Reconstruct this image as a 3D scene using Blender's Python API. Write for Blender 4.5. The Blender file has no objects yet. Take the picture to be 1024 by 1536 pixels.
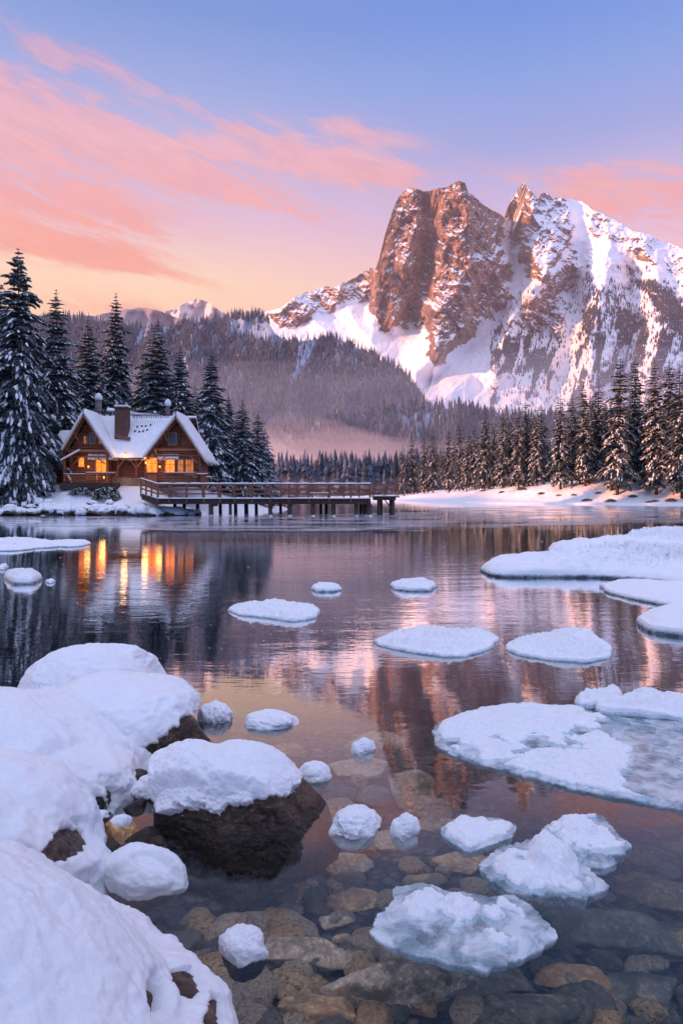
import bpy, bmesh, math, random
import numpy as np
from mathutils import Vector, Matrix
R = math.radians
scene = bpy.context.scene
COL = scene.collection

# ------------------------------------------------------------------ camera
H, F, HY = 1.8, 1024.0, 742.0          # eye height above the lake, focal length and horizon in photo pixels
cam = bpy.data.cameras.new('camera'); camo = bpy.data.objects.new('camera', cam); COL.objects.link(camo)
camo.location = (0, 0, H); camo.rotation_euler = (R(90), 0, 0)
cam.sensor_fit = 'VERTICAL'; cam.sensor_height = 36.0; cam.sensor_width = 24.0
cam.lens = 36.0 * F / 1536.0
cam.shift_y = -(768.0 - HY) / 1536.0
cam.clip_start = 0.05; cam.clip_end = 60000
scene.camera = camo
scene.view_settings.view_transform = 'Standard'; scene.view_settings.look = 'None'
scene.view_settings.gamma = 1.0; scene.view_settings.exposure = 0.78
scene.render.engine = 'CYCLES'
cy = scene.cycles
cy.use_denoising = True; cy.max_bounces = 9; cy.diffuse_bounces = 3; cy.glossy_bounces = 4
cy.transmission_bounces = 6; cy.transparent_max_bounces = 12; cy.volume_bounces = 1
cy.sample_clamp_indirect = 4.0; cy.use_adaptive_sampling = True; cy.adaptive_threshold = 0.02
cy.caustics_reflective = False; cy.caustics_refractive = False

def lin(c):
    return tuple(((v/255.0)/12.92 if v/255.0 <= .04045 else ((v/255.0+.055)/1.055)**2.4) for v in c)
def rgba(c): return (*c, 1.0)

# ------------------------------------------------------------------ node helpers
class NT:
    def __init__(s, nt): s.nt = nt; s.n = nt.nodes; s.l = nt.links
    def new(s, t, **kw):
        n = s.n.new(t)
        for k, v in kw.items(): setattr(n, k, v)
        return n
    def put(s, sock, v):
        if v is None: return
        if isinstance(v, bpy.types.NodeSocket): s.l.new(v, sock)
        elif isinstance(v, (tuple, list)) and sock.type == 'RGBA' and len(v) == 3: sock.default_value = (*v, 1)
        else: sock.default_value = v
    def m(s, op, a, b=None, c=None, clamp=False):
        n = s.new('ShaderNodeMath', operation=op); n.use_clamp = clamp
        s.put(n.inputs[0], a); s.put(n.inputs[1], b); s.put(n.inputs[2], c)
        return n.outputs[0]
    def mr(s, v, a, b, c=0.0, d=1.0, smooth=True):
        n = s.new('ShaderNodeMapRange', interpolation_type='SMOOTHSTEP' if smooth else 'LINEAR')
        s.put(n.inputs[0], v)
        for i, q in zip((1, 2, 3, 4), (a, b, c, d)): s.put(n.inputs[i], q)
        return n.outputs[0]
    def mix(s, f, a, b, mode='MIX'):
        n = s.new('ShaderNodeMix', data_type='RGBA', blend_type=mode)
        s.put(n.inputs[0], f); s.put(n.inputs[6], a); s.put(n.inputs[7], b)
        return n.outputs[2]
    def noise(s, vec, scale, detail=4.0, rough=.55, dist=0.0, out=0):
        n = s.new('ShaderNodeTexNoise'); s.put(n.inputs['Vector'], vec)
        n.inputs['Scale'].default_value = scale; n.inputs['Detail'].default_value = detail
        n.inputs['Roughness'].default_value = rough; n.inputs['Distortion'].default_value = dist
        return n.outputs[out]
    def voro(s, vec, scale, feature='F1', out='Distance'):
        n = s.new('ShaderNodeTexVoronoi', feature=feature); s.put(n.inputs['Vector'], vec)
        n.inputs['Scale'].default_value = scale
        return n.outputs[out]
    def mapping(s, vec, loc=(0,0,0), rot=(0,0,0), sc=(1,1,1)):
        n = s.new('ShaderNodeMapping'); s.put(n.inputs[0], vec)
        n.inputs[1].default_value = loc; n.inputs[2].default_value = rot; n.inputs[3].default_value = sc
        return n.outputs[0]
    def ramp(s, v, pts, interp='LINEAR'):
        n = s.new('ShaderNodeValToRGB'); s.put(n.inputs[0], v); cr = n.color_ramp; cr.interpolation = interp
        while len(cr.elements) < len(pts): cr.elements.new(0.5)
        for e, (p, c) in zip(cr.elements, pts):
            e.position = p; e.color = (*c, 1) if len(c) == 3 else c
        return n.outputs[0]
    def attr(s, name, out='Fac'):
        n = s.new('ShaderNodeAttribute', attribute_name=name); return n.outputs[out]
    def coord(s, out='Object'):
        return s.new('ShaderNodeTexCoord').outputs[out]
    def bump(s, h, dist, strength=1.0, normal=None):
        n = s.new('ShaderNodeBump'); n.inputs['Strength'].default_value = strength
        n.inputs['Distance'].default_value = dist; s.put(n.inputs['Height'], h)
        if normal is not None: s.put(n.inputs['Normal'], normal)
        return n.outputs[0]
def mat(name):
    m = bpy.data.materials.new(name); m.use_nodes = True; m.node_tree.nodes.clear()
    t = NT(m.node_tree); out = t.new('ShaderNodeOutputMaterial')
    return m, t, out
def pbsdf(t, color, rough=.6, normal=None, **kw):
    b = t.new('ShaderNodeBsdfPrincipled'); t.put(b.inputs['Base Color'], color); t.put(b.inputs['Roughness'], rough)
    if normal is not None: t.put(b.inputs['Normal'], normal)
    for k, v in kw.items(): t.put(b.inputs[k], v)
    return b

# ------------------------------------------------------------------ sky and sun
SUN_EL, SUN_AZ = 8.0, -115.0           # degrees; azimuth from +Y towards +X
sd = Vector((math.sin(R(SUN_AZ))*math.cos(R(SUN_EL)), math.cos(R(SUN_AZ))*math.cos(R(SUN_EL)), math.sin(R(SUN_EL))))
sun = bpy.data.lights.new('sun', 'SUN'); sun.energy = 5.0; sun.angle = R(0.6); sun.color = (1.0, .42, .20)
suno = bpy.data.objects.new('sun', sun); COL.objects.link(suno)
suno.rotation_euler = (-sd).to_track_quat('-Z', 'Y').to_euler(); suno.location = sd*100

world = bpy.data.worlds.new('World'); scene.world = world; world.use_nodes = True
world.node_tree.nodes.clear(); w = NT(world.node_tree)
wo = w.new('ShaderNodeOutputWorld')
g = w.coord('Generated'); sp = w.new('ShaderNodeSeparateXYZ'); w.put(sp.inputs[0], g)
sx, sy, sz = sp.outputs
az = w.m('ARCTAN2', sx, sy); el = w.m('ARCSINE', sz)
elc = w.m('MAXIMUM', el, 0.0); hgt = w.m('DIVIDE', elc, 1.5708, clamp=True)
def EL(py): return math.atan((HY-py)/F)/1.5708
left = w.ramp(hgt, [(0, lin((255,196,140))), (EL(520), lin((255,204,152))), (EL(430), lin((255,220,184))), (EL(340), lin((228,192,212))),
                    (EL(240), lin((186,184,228))), (EL(140), lin((140,170,228))), (EL(30), lin((98,150,220))), (1, lin((80,130,214)))])
right = w.ramp(hgt, [(0, lin((245,180,150))), (EL(520), lin((246,190,180))), (EL(400), lin((236,190,206))), (EL(320), lin((196,184,226))),
                     (EL(230), lin((146,166,226))), (EL(130), lin((112,160,230))), (EL(30), lin((82,144,226))), (1, lin((76,128,214)))])
base = w.mix(w.mr(az, -.25, .30), left, right)
# clouds: soft streaks tilted down to the right
cv = w.new('ShaderNodeCombineXYZ'); w.put(cv.inputs[0], az); w.put(cv.inputs[1], el)
cm = w.mapping(cv.outputs[0], rot=(0, 0, R(15)), sc=(1, 1, 1))
cm2 = w.mapping(cm, loc=(.3, .2, 0), sc=(2.2, 11.0, 1))
n1 = w.noise(cm2, 1.5, 10, .62, .8); n2 = w.noise(w.mapping(cm, loc=(3, 1, 0), sc=(7, 34, 1)), 1.6, 10, .68, .9)
def blob(px, py, hw, hh, tilt):
    a0 = math.atan((px-512)/F); e0 = math.atan((HY-py)/F*math.cos(a0))
    da = w.m('SUBTRACT', az, a0); de = w.m('SUBTRACT', el, e0)
    c, s_ = math.cos(R(tilt)), math.sin(R(tilt))
    u = w.m('ADD', w.m('MULTIPLY', da, c), w.m('MULTIPLY', de, -s_)); v = w.m('ADD', w.m('MULTIPLY', da, s_), w.m('MULTIPLY', de, c))
    q = w.m('ADD', w.m('POWER', w.m('DIVIDE', u, hw/F), 2), w.m('POWER', w.m('DIVIDE', v, hh/F), 2))
    return w.m('EXPONENT', w.m('MULTIPLY', q, -1.0))
env = None
for (px, py, hw, hh, tl, k) in [(60,165,220,34,12,1.0), (250,240,250,32,15,1.0), (70,300,190,26,8,.95), (80,366,190,17,7,1.1), (30,225,120,16,10,.6), (470,245,170,18,12,.8),
                                (520,190,130,16,14,.6), (430,215,160,30,13,.6), (560,250,110,12,10,.5), (60,75,130,22,6,.7), (130,95,120,18,8,.4), (970,305,150,40,4,1.2), (880,262,110,16,6,.6), (700,300,90,10,0,.4), (230,470,200,14,0,.5), (-250,250,300,90,0,1.0), (1500,300,500,60,0,.7)]:
    b = w.m('MULTIPLY', blob(px, py, hw, hh, tl), k)
    env = b if env is None else w.m('ADD', env, b)
nn = w.m('ADD', w.m('MULTIPLY', n1, .58), w.m('MULTIPLY', n2, .42))
dens = w.m('MULTIPLY', w.mr(w.m('ADD', nn, w.m('MULTIPLY', w.m('MINIMUM', env, 1.2), .13)), .515, .66), w.m('MINIMUM', w.m('MULTIPLY', env, 1.5), 1.0))
ccol = w.ramp(hgt, [(0, lin((250,140,105))), (EL(390), lin((255,152,118))), (EL(330), lin((255,168,148))), (EL(230), lin((255,186,186))), (EL(120), lin((226,172,196))), (1, lin((190,170,215)))])
ccol = w.mix(w.mr(n2, .35, .7), w.mix(.30, ccol, lin((196,130,150))), ccol)
skyc = w.mix(w.m('MULTIPLY', dens, .76), base, ccol)
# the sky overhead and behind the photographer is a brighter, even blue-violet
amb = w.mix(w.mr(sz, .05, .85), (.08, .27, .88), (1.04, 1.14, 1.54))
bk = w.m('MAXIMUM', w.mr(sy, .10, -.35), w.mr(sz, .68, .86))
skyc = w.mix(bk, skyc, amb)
nish = w.new('ShaderNodeTexSky', sky_type='NISHITA'); nish.sun_disc = False
nish.sun_elevation = R(SUN_EL); nish.sun_rotation = R(SUN_AZ); nish.air_density = 1.2
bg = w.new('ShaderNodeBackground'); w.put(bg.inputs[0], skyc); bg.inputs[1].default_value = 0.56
bg2 = w.new('ShaderNodeBackground'); w.put(bg2.inputs[0], nish.outputs[0]); bg2.inputs[1].default_value = 0.0015
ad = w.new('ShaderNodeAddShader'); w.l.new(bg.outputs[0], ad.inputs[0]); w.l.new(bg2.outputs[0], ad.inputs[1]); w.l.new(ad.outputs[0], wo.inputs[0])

# ------------------------------------------------------------------ numpy noise
def _h(ix, iy, iz, seed):
    n = (ix*374761393 + iy*668265263 + iz*2147483647 + seed*1274126177) & 0xffffffff
    n = ((n ^ (n >> 13))*1274126177) & 0xffffffff
    n = ((n ^ (n >> 16))*2246822519) & 0xffffffff
    return ((n ^ (n >> 15)) & 0xffffff)/float(0xffffff)
def vn(p, seed=0):
    """value noise in -1..1; p is (...,3) or (...,2)"""
    p = np.asarray(p, float)
    if p.shape[-1] == 2: p = np.concatenate([p, np.zeros(p.shape[:-1]+(1,))], -1)
    i = np.floor(p).astype(np.int64); f = p-i; u = f*f*f*(f*(f*6-15)+10)
    r = 0
    for dx in (0, 1):
        wx = u[..., 0] if dx else 1-u[..., 0]
        for dy in (0, 1):
            wy = u[..., 1] if dy else 1-u[..., 1]
            for dz in (0, 1):
                wz = u[..., 2] if dz else 1-u[..., 2]
                r = r + wx*wy*wz*_h(i[..., 0]+dx, i[..., 1]+dy, i[..., 2]+dz, seed)
    return r*2-1
ROT = np.array([[.36, .48, -.8], [-.8, .6, 0], [.48, .64, .6]])
def _p3(p):
    p = np.asarray(p, float)
    return p if p.shape[-1] == 3 else np.concatenate([p, np.zeros(p.shape[:-1]+(1,))], -1)
def fbm(p, o=5, seed=0, gain=.5, lac=2.03):
    p = _p3(p); a, r, t = 1.0, 0, 0
    for k in range(o):
        r = r+a*vn(p, seed+k*17); t += a; a *= gain; p = (p@ROT.T)*lac+7.3
    return r/t
def rfbm(p, o=5, seed=0, gain=.55, lac=2.1):
    p = _p3(p); a, r, t = 1.0, 0, 0
    for k in range(o):
        r = r+a*(1-2*np.abs(vn(p, seed+k*31))); t += a; a *= gain; p = (p@ROT.T)*lac+3.1
    return r/t
def sst(x, a, b):
    t = np.clip((x-a)/(b-a), 0, 1); return t*t*(3-2*t)
def pip(x, y, poly):
    """signed distance to a polygon, positive inside"""
    x = np.asarray(x, float); y = np.asarray(y, float)
    ins = np.zeros(x.shape, bool); d = np.full(x.shape, 1e18); n = len(poly)
    for i in range(n):
        x0, y0 = poly[i]; x1, y1 = poly[(i+1) % n]
        ex, ey = x1-x0, y1-y0; L = ex*ex+ey*ey+1e-12
        t = np.clip(((x-x0)*ex+(y-y0)*ey)/L, 0, 1)
        d = np.minimum(d, (x-x0-t*ex)**2+(y-y0-t*ey)**2)
        c = ((y0 > y) != (y1 > y)) & (x < (x1-x0)*(y-y0)/((y1-y0) if y1 != y0 else 1e-12)+x0)
        ins ^= c
    d = np.sqrt(d); return np.where(ins, d, -d)
def pld(x, y, pl):
    """distance to an open polyline and signed side (positive = right of it going down the list)"""
    d = np.full(x.shape, 1e18); sg = np.zeros(x.shape)
    for (x0, y0), (x1, y1) in zip(pl[:-1], pl[1:]):
        ex, ey = x1-x0, y1-y0; L = ex*ex+ey*ey
        t = np.clip(((x-x0)*ex+(y-y0)*ey)/L, 0, 1)
        q = (x-x0-t*ex)**2+(y-y0-t*ey)**2
        s = np.where(ex*(y-y0)-ey*(x-x0) > 0, -1.0, 1.0)
        sg = np.where(q < d, s, sg); d = np.minimum(d, q)
    return np.sqrt(d), sg

# ------------------------------------------------------------------ object helpers
def tag(o, label=None, cat=None, group=None, kind=None):
    if label: o['label'] = label
    if cat: o['category'] = cat
    if group: o['group'] = group
    if kind: o['kind'] = kind
    return o
def empty(name, loc=(0, 0, 0), rz=0):
    o = bpy.data.objects.new(name, None); COL.objects.link(o); o.location = loc; o.rotation_euler = (0, 0, rz)
    o.empty_display_size = .2
    return o
def rootloc(o):
    v = Vector((0, 0, 0))
    while o: v += o.location; o = o.parent
    return v
def link(name, me, m, parent=None, smooth=True):
    o = bpy.data.objects.new(name, me); COL.objects.link(o)
    if parent is not None: o.parent = parent
    ms = m if isinstance(m, (list, tuple)) else [m]
    for q in ms: me.materials.append(q)
    if smooth: me.polygons.foreach_set('use_smooth', np.ones(len(me.polygons), bool))
    return o
def mesh_np(name, V, Fc, attrs=None):
    """V (n,3); Fc (m,3) or (m,4) int array, or list of such"""
    fl = Fc if isinstance(Fc, list) else [Fc]
    me = bpy.data.meshes.new(name); V = np.asarray(V, np.float32)
    me.vertices.add(len(V)); me.vertices.foreach_set('co', V.ravel())
    loops = np.concatenate([f.ravel() for f in fl]); tot = np.concatenate([np.full(len(f), f.shape[1]) for f in fl])
    st = np.concatenate([[0], np.cumsum(tot)[:-1]])
    me.loops.add(len(loops)); me.loops.foreach_set('vertex_index', loops.astype(np.int32))
    me.polygons.add(len(tot)); me.polygons.foreach_set('loop_start', st.astype(np.int32)); me.polygons.foreach_set('loop_total', tot.astype(np.int32))
    for k, a in (attrs or {}).items():
        at = me.attributes.new(k, 'FLOAT', 'POINT'); at.data.foreach_set('value', np.asarray(a, np.float32).ravel())
    me.update(calc_edges=True); me.validate()
    return me
def grid_faces(nr, nc, wrap=False):
    i = np.arange(nr-1)[:, None]; j = np.arange(nc if wrap else nc-1)[None, :]; j2 = (j+1) % nc
    return np.stack([i*nc+j, i*nc+j2, (i+1)*nc+j2, (i+1)*nc+j], -1).reshape(-1, 4)
def X(px, Y): return (px-512.0)*Y/F
def Z(py, Y): return H+(HY-py)*Y/F
def onz(px, py, z=0.0):
    Y = (H-z)*F/(py-HY); return ((px-512.0)*Y/F, Y)

class MB:
    def __init__(s): s.v = []; s.f = []
    def add(s, vs, fs):
        o = len(s.v); s.v += [tuple(q) for q in vs]; s.f += [tuple(i+o for i in f) for f in fs]; return s
    def box(s, x0, x1, y0, y1, z0, z1):
        return s.add([(x0,y0,z0),(x1,y0,z0),(x1,y1,z0),(x0,y1,z0),(x0,y0,z1),(x1,y0,z1),(x1,y1,z1),(x0,y1,z1)],
                     [(0,3,2,1),(4,5,6,7),(0,1,5,4),(1,2,6,5),(2,3,7,6),(3,0,4,7)])
    def bar(s, a, b, wd, ht, up=(0, 0, 1), taper=1.0):
        a, b = Vector(a), Vector(b); d = (b-a).normalized(); u = Vector(up)
        sdv = d.cross(u)
        if sdv.length < 1e-4: sdv = d.cross(Vector((0, 1, 0)))
        sdv.normalize(); u = sdv.cross(d).normalized()
        vs = []
        for p, k in ((a, 1.0), (b, taper)):
            for (i, j) in ((-1,-1), (1,-1), (1,1), (-1,1)): vs.append(p+sdv*(i*wd/2*k)+u*(j*ht/2*k))
        return s.add(vs, [(3,2,1,0),(4,5,6,7),(0,1,5,4),(1,2,6,5),(2,3,7,6),(3,0,4,7)])
    def tube(s, pts, rad, n=8, cap=True):
        pts = [Vector(p) for p in pts]; rad = rad if isinstance(rad, (list, tuple)) else [rad]*len(pts)
        vs = []; fs = []
        for i, p in enumerate(pts):
            d = (pts[min(i+1, len(pts)-1)]-pts[max(i-1, 0)]).normalized()
            a = Vector((1, 0, 0)) if abs(d.x) < .8 else Vector((0, 1, 0))
            e1 = d.cross(a).normalized(); e2 = d.cross(e1)
            for k in range(n):
                t = 2*math.pi*k/n; vs.append(p+(e1*math.cos(t)+e2*math.sin(t))*rad[i])
        for i in range(len(pts)-1):
            for k in range(n):
                k2 = (k+1) % n; fs.append((i*n+k, (i+1)*n+k, (i+1)*n+k2, i*n+k2))
        if cap: fs.append(tuple(range(n))); fs.append(tuple(reversed([(len(pts)-1)*n+k for k in range(n)])))
        return s.add(vs, fs)
    def prism(s, poly, y0, y1):
        """poly in (x,z), extruded along y"""
        n = len(poly); vs = [(x, y0, z) for x, z in poly]+[(x, y1, z) for x, z in poly]
        fs = [tuple(range(n)), tuple(reversed(range(n, 2*n)))]+[(i, i+n, (i+1) % n+n, (i+1) % n) for i in range(n)]
        return s.add(vs, fs)
    def slab(s, quad, th):
        """quad of four points, thickened upwards along its normal"""
        q = [Vector(p) for p in quad]; n = (q[1]-q[0]).cross(q[3]-q[0]).normalized()
        if n.z < 0: n = -n
        return s.add(q+[p+n*th for p in q], [(0,3,2,1),(4,5,6,7),(0,1,5,4),(1,2,6,5),(2,3,7,6),(3,0,4,7)])
    def build(s, name, m, parent=None, bevel=0.0, smooth=False):
        me = bpy.data.meshes.new(name); off = rootloc(parent) if parent else Vector((0, 0, 0))
        me.from_pydata([tuple(Vector(v)-off) for v in s.v], [], s.f); me.update()
        bm = bmesh.new(); bm.from_mesh(me); bmesh.ops.recalc_face_normals(bm, faces=bm.faces)
        if bevel > 0:
            bmesh.ops.bevel(bm, geom=list(bm.edges), offset=bevel, segments=1, affect='EDGES', profile=.5)
        bm.to_mesh(me); bm.free()
        return link(name, me, m, parent, smooth)

# ------------------------------------------------------------------ materials
def snow_mat(name, tex=9.0, grain=160.0, dist=.012, gd=.0022, tint=(.86, .88, .93), warm=.0):
    m, t, o = mat(name); c = t.coord('Object')
    b1 = t.noise(c, tex, 6, .6); b2 = t.noise(c, grain, 3, .7)
    nb = t.bump(b1, dist); nb = t.bump(b2, gd, 1.0, nb)
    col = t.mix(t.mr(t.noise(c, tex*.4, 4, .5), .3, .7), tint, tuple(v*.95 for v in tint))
    b = pbsdf(t, col, .62, nb); b.inputs['Specular IOR Level'].default_value = .35
    b.inputs['Sheen Weight'].default_value = .0
    t.l.new(b.outputs[0], o.inputs[0]); return m
SNOW = snow_mat('packed_snow')
SNOW_FAR = snow_mat('shore_snow', 1.2, 9.0, .25, .05)
SNOW_TREE = snow_mat('branch_snow', 2.0, 14.0, .05, .02)
def rock_mat(name, c1, c2, c3, sc=3.0, rough=.55, bd=.03, moss=None, wet=None):
    m, t, o = mat(name); c = t.coord('Object')
    rn = t.new('ShaderNodeObjectInfo').outputs['Random']
    cc = t.new('ShaderNodeVectorMath', operation='ADD'); t.put(cc.inputs[0], c); t.put(cc.inputs[1], t.m('MULTIPLY', rn, 37.0)); c = cc.outputs[0]
    n = t.noise(c, sc, 9, .66, .6); n2 = t.noise(c, sc*7, 6, .7); v = t.voro(c, sc*2.6, 'DISTANCE_TO_EDGE')
    col = t.ramp(n, [(.3, c1), (.5, c2), (.68, c3)])
    col = t.mix(t.mr(n2, .45, .75), col, tuple(min(1, q*1.9) for q in c3)) 
    col = t.mix(t.mr(n2, .42, .25), col, tuple(q*.35 for q in c1))
    if moss is not None: col = t.mix(t.m('MULTIPLY', t.mr(t.noise(c, sc*1.3, 5, .6), .52, .62), .8), col, moss)
    col = t.mix(t.m('MULTIPLY', t.mr(rn, 0, 1), .35), col, c2)
    if wet is not None:
        zz = t.new('ShaderNodeSeparateXYZ'); t.put(zz.inputs[0], t.coord('Object')); wl = t.mr(t.m('ADD', zz.outputs[2], t.m('MULTIPLY', n2, -.05)), wet, wet-.03)
        col = t.mix(t.m('MULTIPLY', wl, .7), col, tuple(v*.3 for v in c1))
    h = t.m('ADD', t.m('MULTIPLY', n, 1.0), t.m('MULTIPLY', n2, .35))
    h = t.m('ADD', h, t.m('MULTIPLY', t.mr(v, 0, .3), .10))
    b = pbsdf(t, col, t.mr(n2, .3, .7, rough-.15, rough+.2), t.bump(h, bd))
    t.l.new(b.outputs[0], o.inputs[0]); return m
ROCK_WET = rock_mat('wet_dark_rock', (.008,.006,.006), (.032,.020,.015), (.14,.080,.048), 4.5, .36, .045, None, .06)
ROCK_BED = rock_mat('brown_lake_rock', (.15,.06,.025), (.44,.20,.08), (.70,.38,.17), 4.0, .6, .02, (.07,.062,.02))
ROCK_SLAB = rock_mat('tan_lake_slab', (.16,.095,.055), (.42,.25,.14), (.62,.42,.27), 6.0, .6, .018, (.12,.085,.03))
ROCK_DARK = rock_mat('grey_lake_rock', (.04,.036,.03), (.12,.095,.065), (.25,.18,.11), 4.0, .6, .02, (.04,.045,.02))
def wood_mat(name, c1, c2, sc=2.0, stretch=(1, 1, 12), rough=.6, bd=.01):
    m, t, o = mat(name); c = t.coord('Object'); q = t.mapping(c, sc=stretch)
    n = t.noise(q, sc, 6, .65, .4); n2 = t.noise(c, .9, 3, .5)
    col = t.mix(t.mr(n, .3, .7), c1, c2); col = t.mix(t.m('MULTIPLY', t.mr(n2, .4, .65), .5), col, tuple(v*.55 for v in c1))
    b = pbsdf(t, col, rough, t.bump(n, bd)); t.l.new(b.outputs[0], o.inputs[0]); return m
def plain(name, c, rough=.6, bd=0.0, sc=8.0, **kw):
    m, t, o = mat(name); n = t.noise(t.coord('Object'), sc, 5, .6)
    col = t.mix(t.mr(n, .3, .7), c, tuple(v*.6 for v in c))
    b = pbsdf(t, col, rough, t.bump(n, bd) if bd else None, **kw); t.l.new(b.outputs[0], o.inputs[0]); return m
LOG = wood_mat('honey_log', (.32,.095,.034), (.15,.042,.016), 2.2, (1, 1, 9))
TIMBER = wood_mat('reddish_timber', (.34,.12,.05), (.16,.05,.022), 2.5, (3, 3, 3))
TRIM = wood_mat('pale_trim_board', (.50,.24,.12), (.34,.14,.06), 3.0, (3, 3, 3))
DARKWOOD = wood_mat('dark_wood', (.060,.032,.020), (.030,.016,.011), 3.0, (2, 2, 2))
PIERWOOD = wood_mat('weathered_pier_wood', (.085,.055,.042), (.035,.024,.020), 3.0, (2, 2, 6), .7)
RAILWOOD = wood_mat('reddish_rail_wood', (.30,.12,.070), (.15,.06,.036), 3.0, (6, 2, 2), .65)
BARK = wood_mat('tree_bark', (.075,.045,.030), (.035,.022,.016), 3.0, (3, 3, 1), .85, .03)
METAL = plain('dark_metal', (.03,.03,.035), .45, Metallic=.6)
def foliage_mat(name, c1, c2, frost, fw):
    m, t, o = mat(name); c = t.coord('Object'); n = t.noise(c, .55, 4, .6); n2 = t.noise(c, 6.0, 3, .6)
    rn = t.new('ShaderNodeObjectInfo').outputs['Random']
    col = t.mix(t.mr(n, .35, .65), c1, c2); col = t.mix(t.m('MULTIPLY', rn, .35), col, tuple(v*1.5 for v in c2))
    gn = t.new('ShaderNodeNewGeometry'); s3 = t.new('ShaderNodeSeparateXYZ'); t.put(s3.inputs[0], gn.outputs['Normal'])
    fr = t.m('MULTIPLY', t.mr(t.m('ADD', n2, t.m('MULTIPLY', t.m('ABSOLUTE', s3.outputs[2]), .25)), .60, .78), fw)
    col = t.mix(fr, col, frost)
    b = pbsdf(t, col, .7); t.l.new(b.outputs[0], o.inputs[0]); return m
NEEDLE = foliage_mat('fir_needles', (.012,.028,.030), (.026,.050,.046), (.60,.66,.76), .75)
NEEDLE_R = foliage_mat('frosted_fir_needles', (.012,.027,.027), (.028,.046,.044), (.58,.60,.68), .60)
# ------------------------------------------------------------------ ground, lake and shores
LEFT = [(-400,52),(-60,56.5),(-44,57.8),(-36,58.6),(-28,59.0),(-22,59.4),(-17.5,58.6),(-14.6,58.9),(-13.2,61),(-12.4,66),(-10.0,71),(-7.6,76),(-6.6,84),(-9,94),(-20,112),(-34,140),(-60,200),(-120,300),(-400,420)]
RIGHT = [(400,108),(90,116),(62,122),(50,127),(41,131),(34,138),(29,150),(24,166),(20,186),(14,210),(6,236),(-8,250),(-30,262),(-60,280),(-110,320),(-250,430),(-400,520),(-9000,1200),(-9000,20000),(9000,20000),(9000,100)]
NEAR = [(-400,-400),(400,-400),(400,-3),(6,-2.2),(-1,-1.2),(-3.5,1.5),(-6,6),(-12,11),(-30,18),(-400,40)]
def lines(*segs):
    out = []
    for a, b, s in segs: out.append(np.arange(a, b, s))
    return np.unique(np.concatenate(out))
gx = lines((-3400,-800,400),(-800,-130,40),(-130,-46,6),(-46,-5,.22),(-5,14,1.2),(14,75,.55),(75,130,4),(130,900,60),(900,5001,600))
gy = lines((-400,-10,30),(-10,54,3),(54,80,.2),(80,120,1.2),(120,240,.7),(240,420,6),(420,1200,80),(1200,5601,600))
GX, GY = np.meshgrid(gx, gy)
def ground_z(x, y):
    p = np.stack([x, y], -1)
    wob = fbm(p/5.0, 3, 5)*1.2
    a = pip(x, y, LEFT)+wob*.5+fbm(p/1.1, 3, 9)*.35; b = pip(x, y, RIGHT)+wob; c = pip(x, y, NEAR)
    lf = fbm(p/3.0, 4, 21)*.28+fbm(p/.9, 3, 22)*.10
    zl = .32*sst(a, 0, .8)+2.35*sst(a, .6, 6.5)+.10*np.clip(a-6, 0, 60)**.9*.35+lf*sst(a, 0, 1.5)*np.where(a < 9, 1, .35)
    rise = sst(x, 15, 60)
    zr = .30*sst(b, 0, 1.2)+.12*sst(b, 1, 5)+(.9+3.6*rise)*sst(b, 4-1.5*rise, 15)+.02*np.clip(b-15, 0, 1e5)**.85+fbm(p/6.0, 4, 31)*.45*sst(b, 2, 8)
    zc = .6*sst(c, 0, 2)+.02*np.clip(c, 0, 400)
    z = np.full(x.shape, -3.0)
    for d, zz in ((a, zl), (b, zr), (c, zc)):
        z = np.maximum(z, np.where(d > 0, zz, np.maximum(-3.0, d*.8-.02)))
    return z
GZ = ground_z(GX, GY)
def gz(x, y): return float(ground_z(np.array([[x]], float), np.array([[y]], float))[0, 0])
m, t, o = mat('snowy_ground'); c = t.coord('Object')
sxyz = t.new('ShaderNodeSeparateXYZ'); t.put(sxyz.inputs[0], c)
nz = t.noise(c, .8, 6, .6); nf = t.noise(c, 5.0, 4, .6)
col = t.mix(t.mr(sxyz.outputs[2], -.10, .02), (.045,.040,.040), (.86,.86,.91))
b = pbsdf(t, col, .65, t.bump(nf, .06, 1.0, t.bump(nz, .35))); t.l.new(b.outputs[0], o.inputs[0]); GROUND = m
me = mesh_np('ground', np.stack([GX, GY, GZ], -1).reshape(-1, 3), grid_faces(len(gy), len(gx)))
tag(link('ground', me, GROUND), kind='structure')

# near lake bed, fine relief
bx = np.arange(-7, 9.01, .05); by = np.concatenate([np.arange(-1.5, 7, .05), np.arange(7, 22, .15)])
BX, BY = np.meshgrid(bx, by)
def bed_z(x, y):
    p = np.stack([x, y], -1)
    d = .30+.055*np.clip(y-2, 0, 30)**1.25+.26*np.clip(x-.7, 0, 6)-.16*sst(-x, .2, 1.2)*sst(5.2-y, 0, 2.5)
    return -np.clip(d, .06, 2.9)+fbm(p*1.4, 4, 3)*.06+fbm(p*6, 3, 4)*.018
BZ = bed_z(BX, BY)
m, t, o = mat('lake_bed_gravel'); c = t.coord('Object')
v = t.voro(c, 14.0); vc = t.voro(c, 14.0, 'F1', 'Color'); n = t.noise(c, 2.0, 6, .65); v2 = t.voro(c, 34.0)
sc3 = t.new('ShaderNodeSeparateColor'); t.put(sc3.inputs[0], vc)
col = t.mix(sc3.outputs[0], (.035,.030,.028), (.13,.09,.065)); col = t.mix(t.mr(sc3.outputs[1], .6, 1), col, (.22,.13,.09))
col = t.mix(t.mr(n, .4, .65), col, (.06,.058,.052)); col = t.mix(t.mr(v, .45, .62), col, (.012,.012,.012))
b = pbsdf(t, col, .7, t.bump(t.m('ADD', t.m('MULTIPLY', v, -1.0), t.m('MULTIPLY', v2, -.3)), .03)); t.l.new(b.outputs[0], o.inputs[0])
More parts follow.
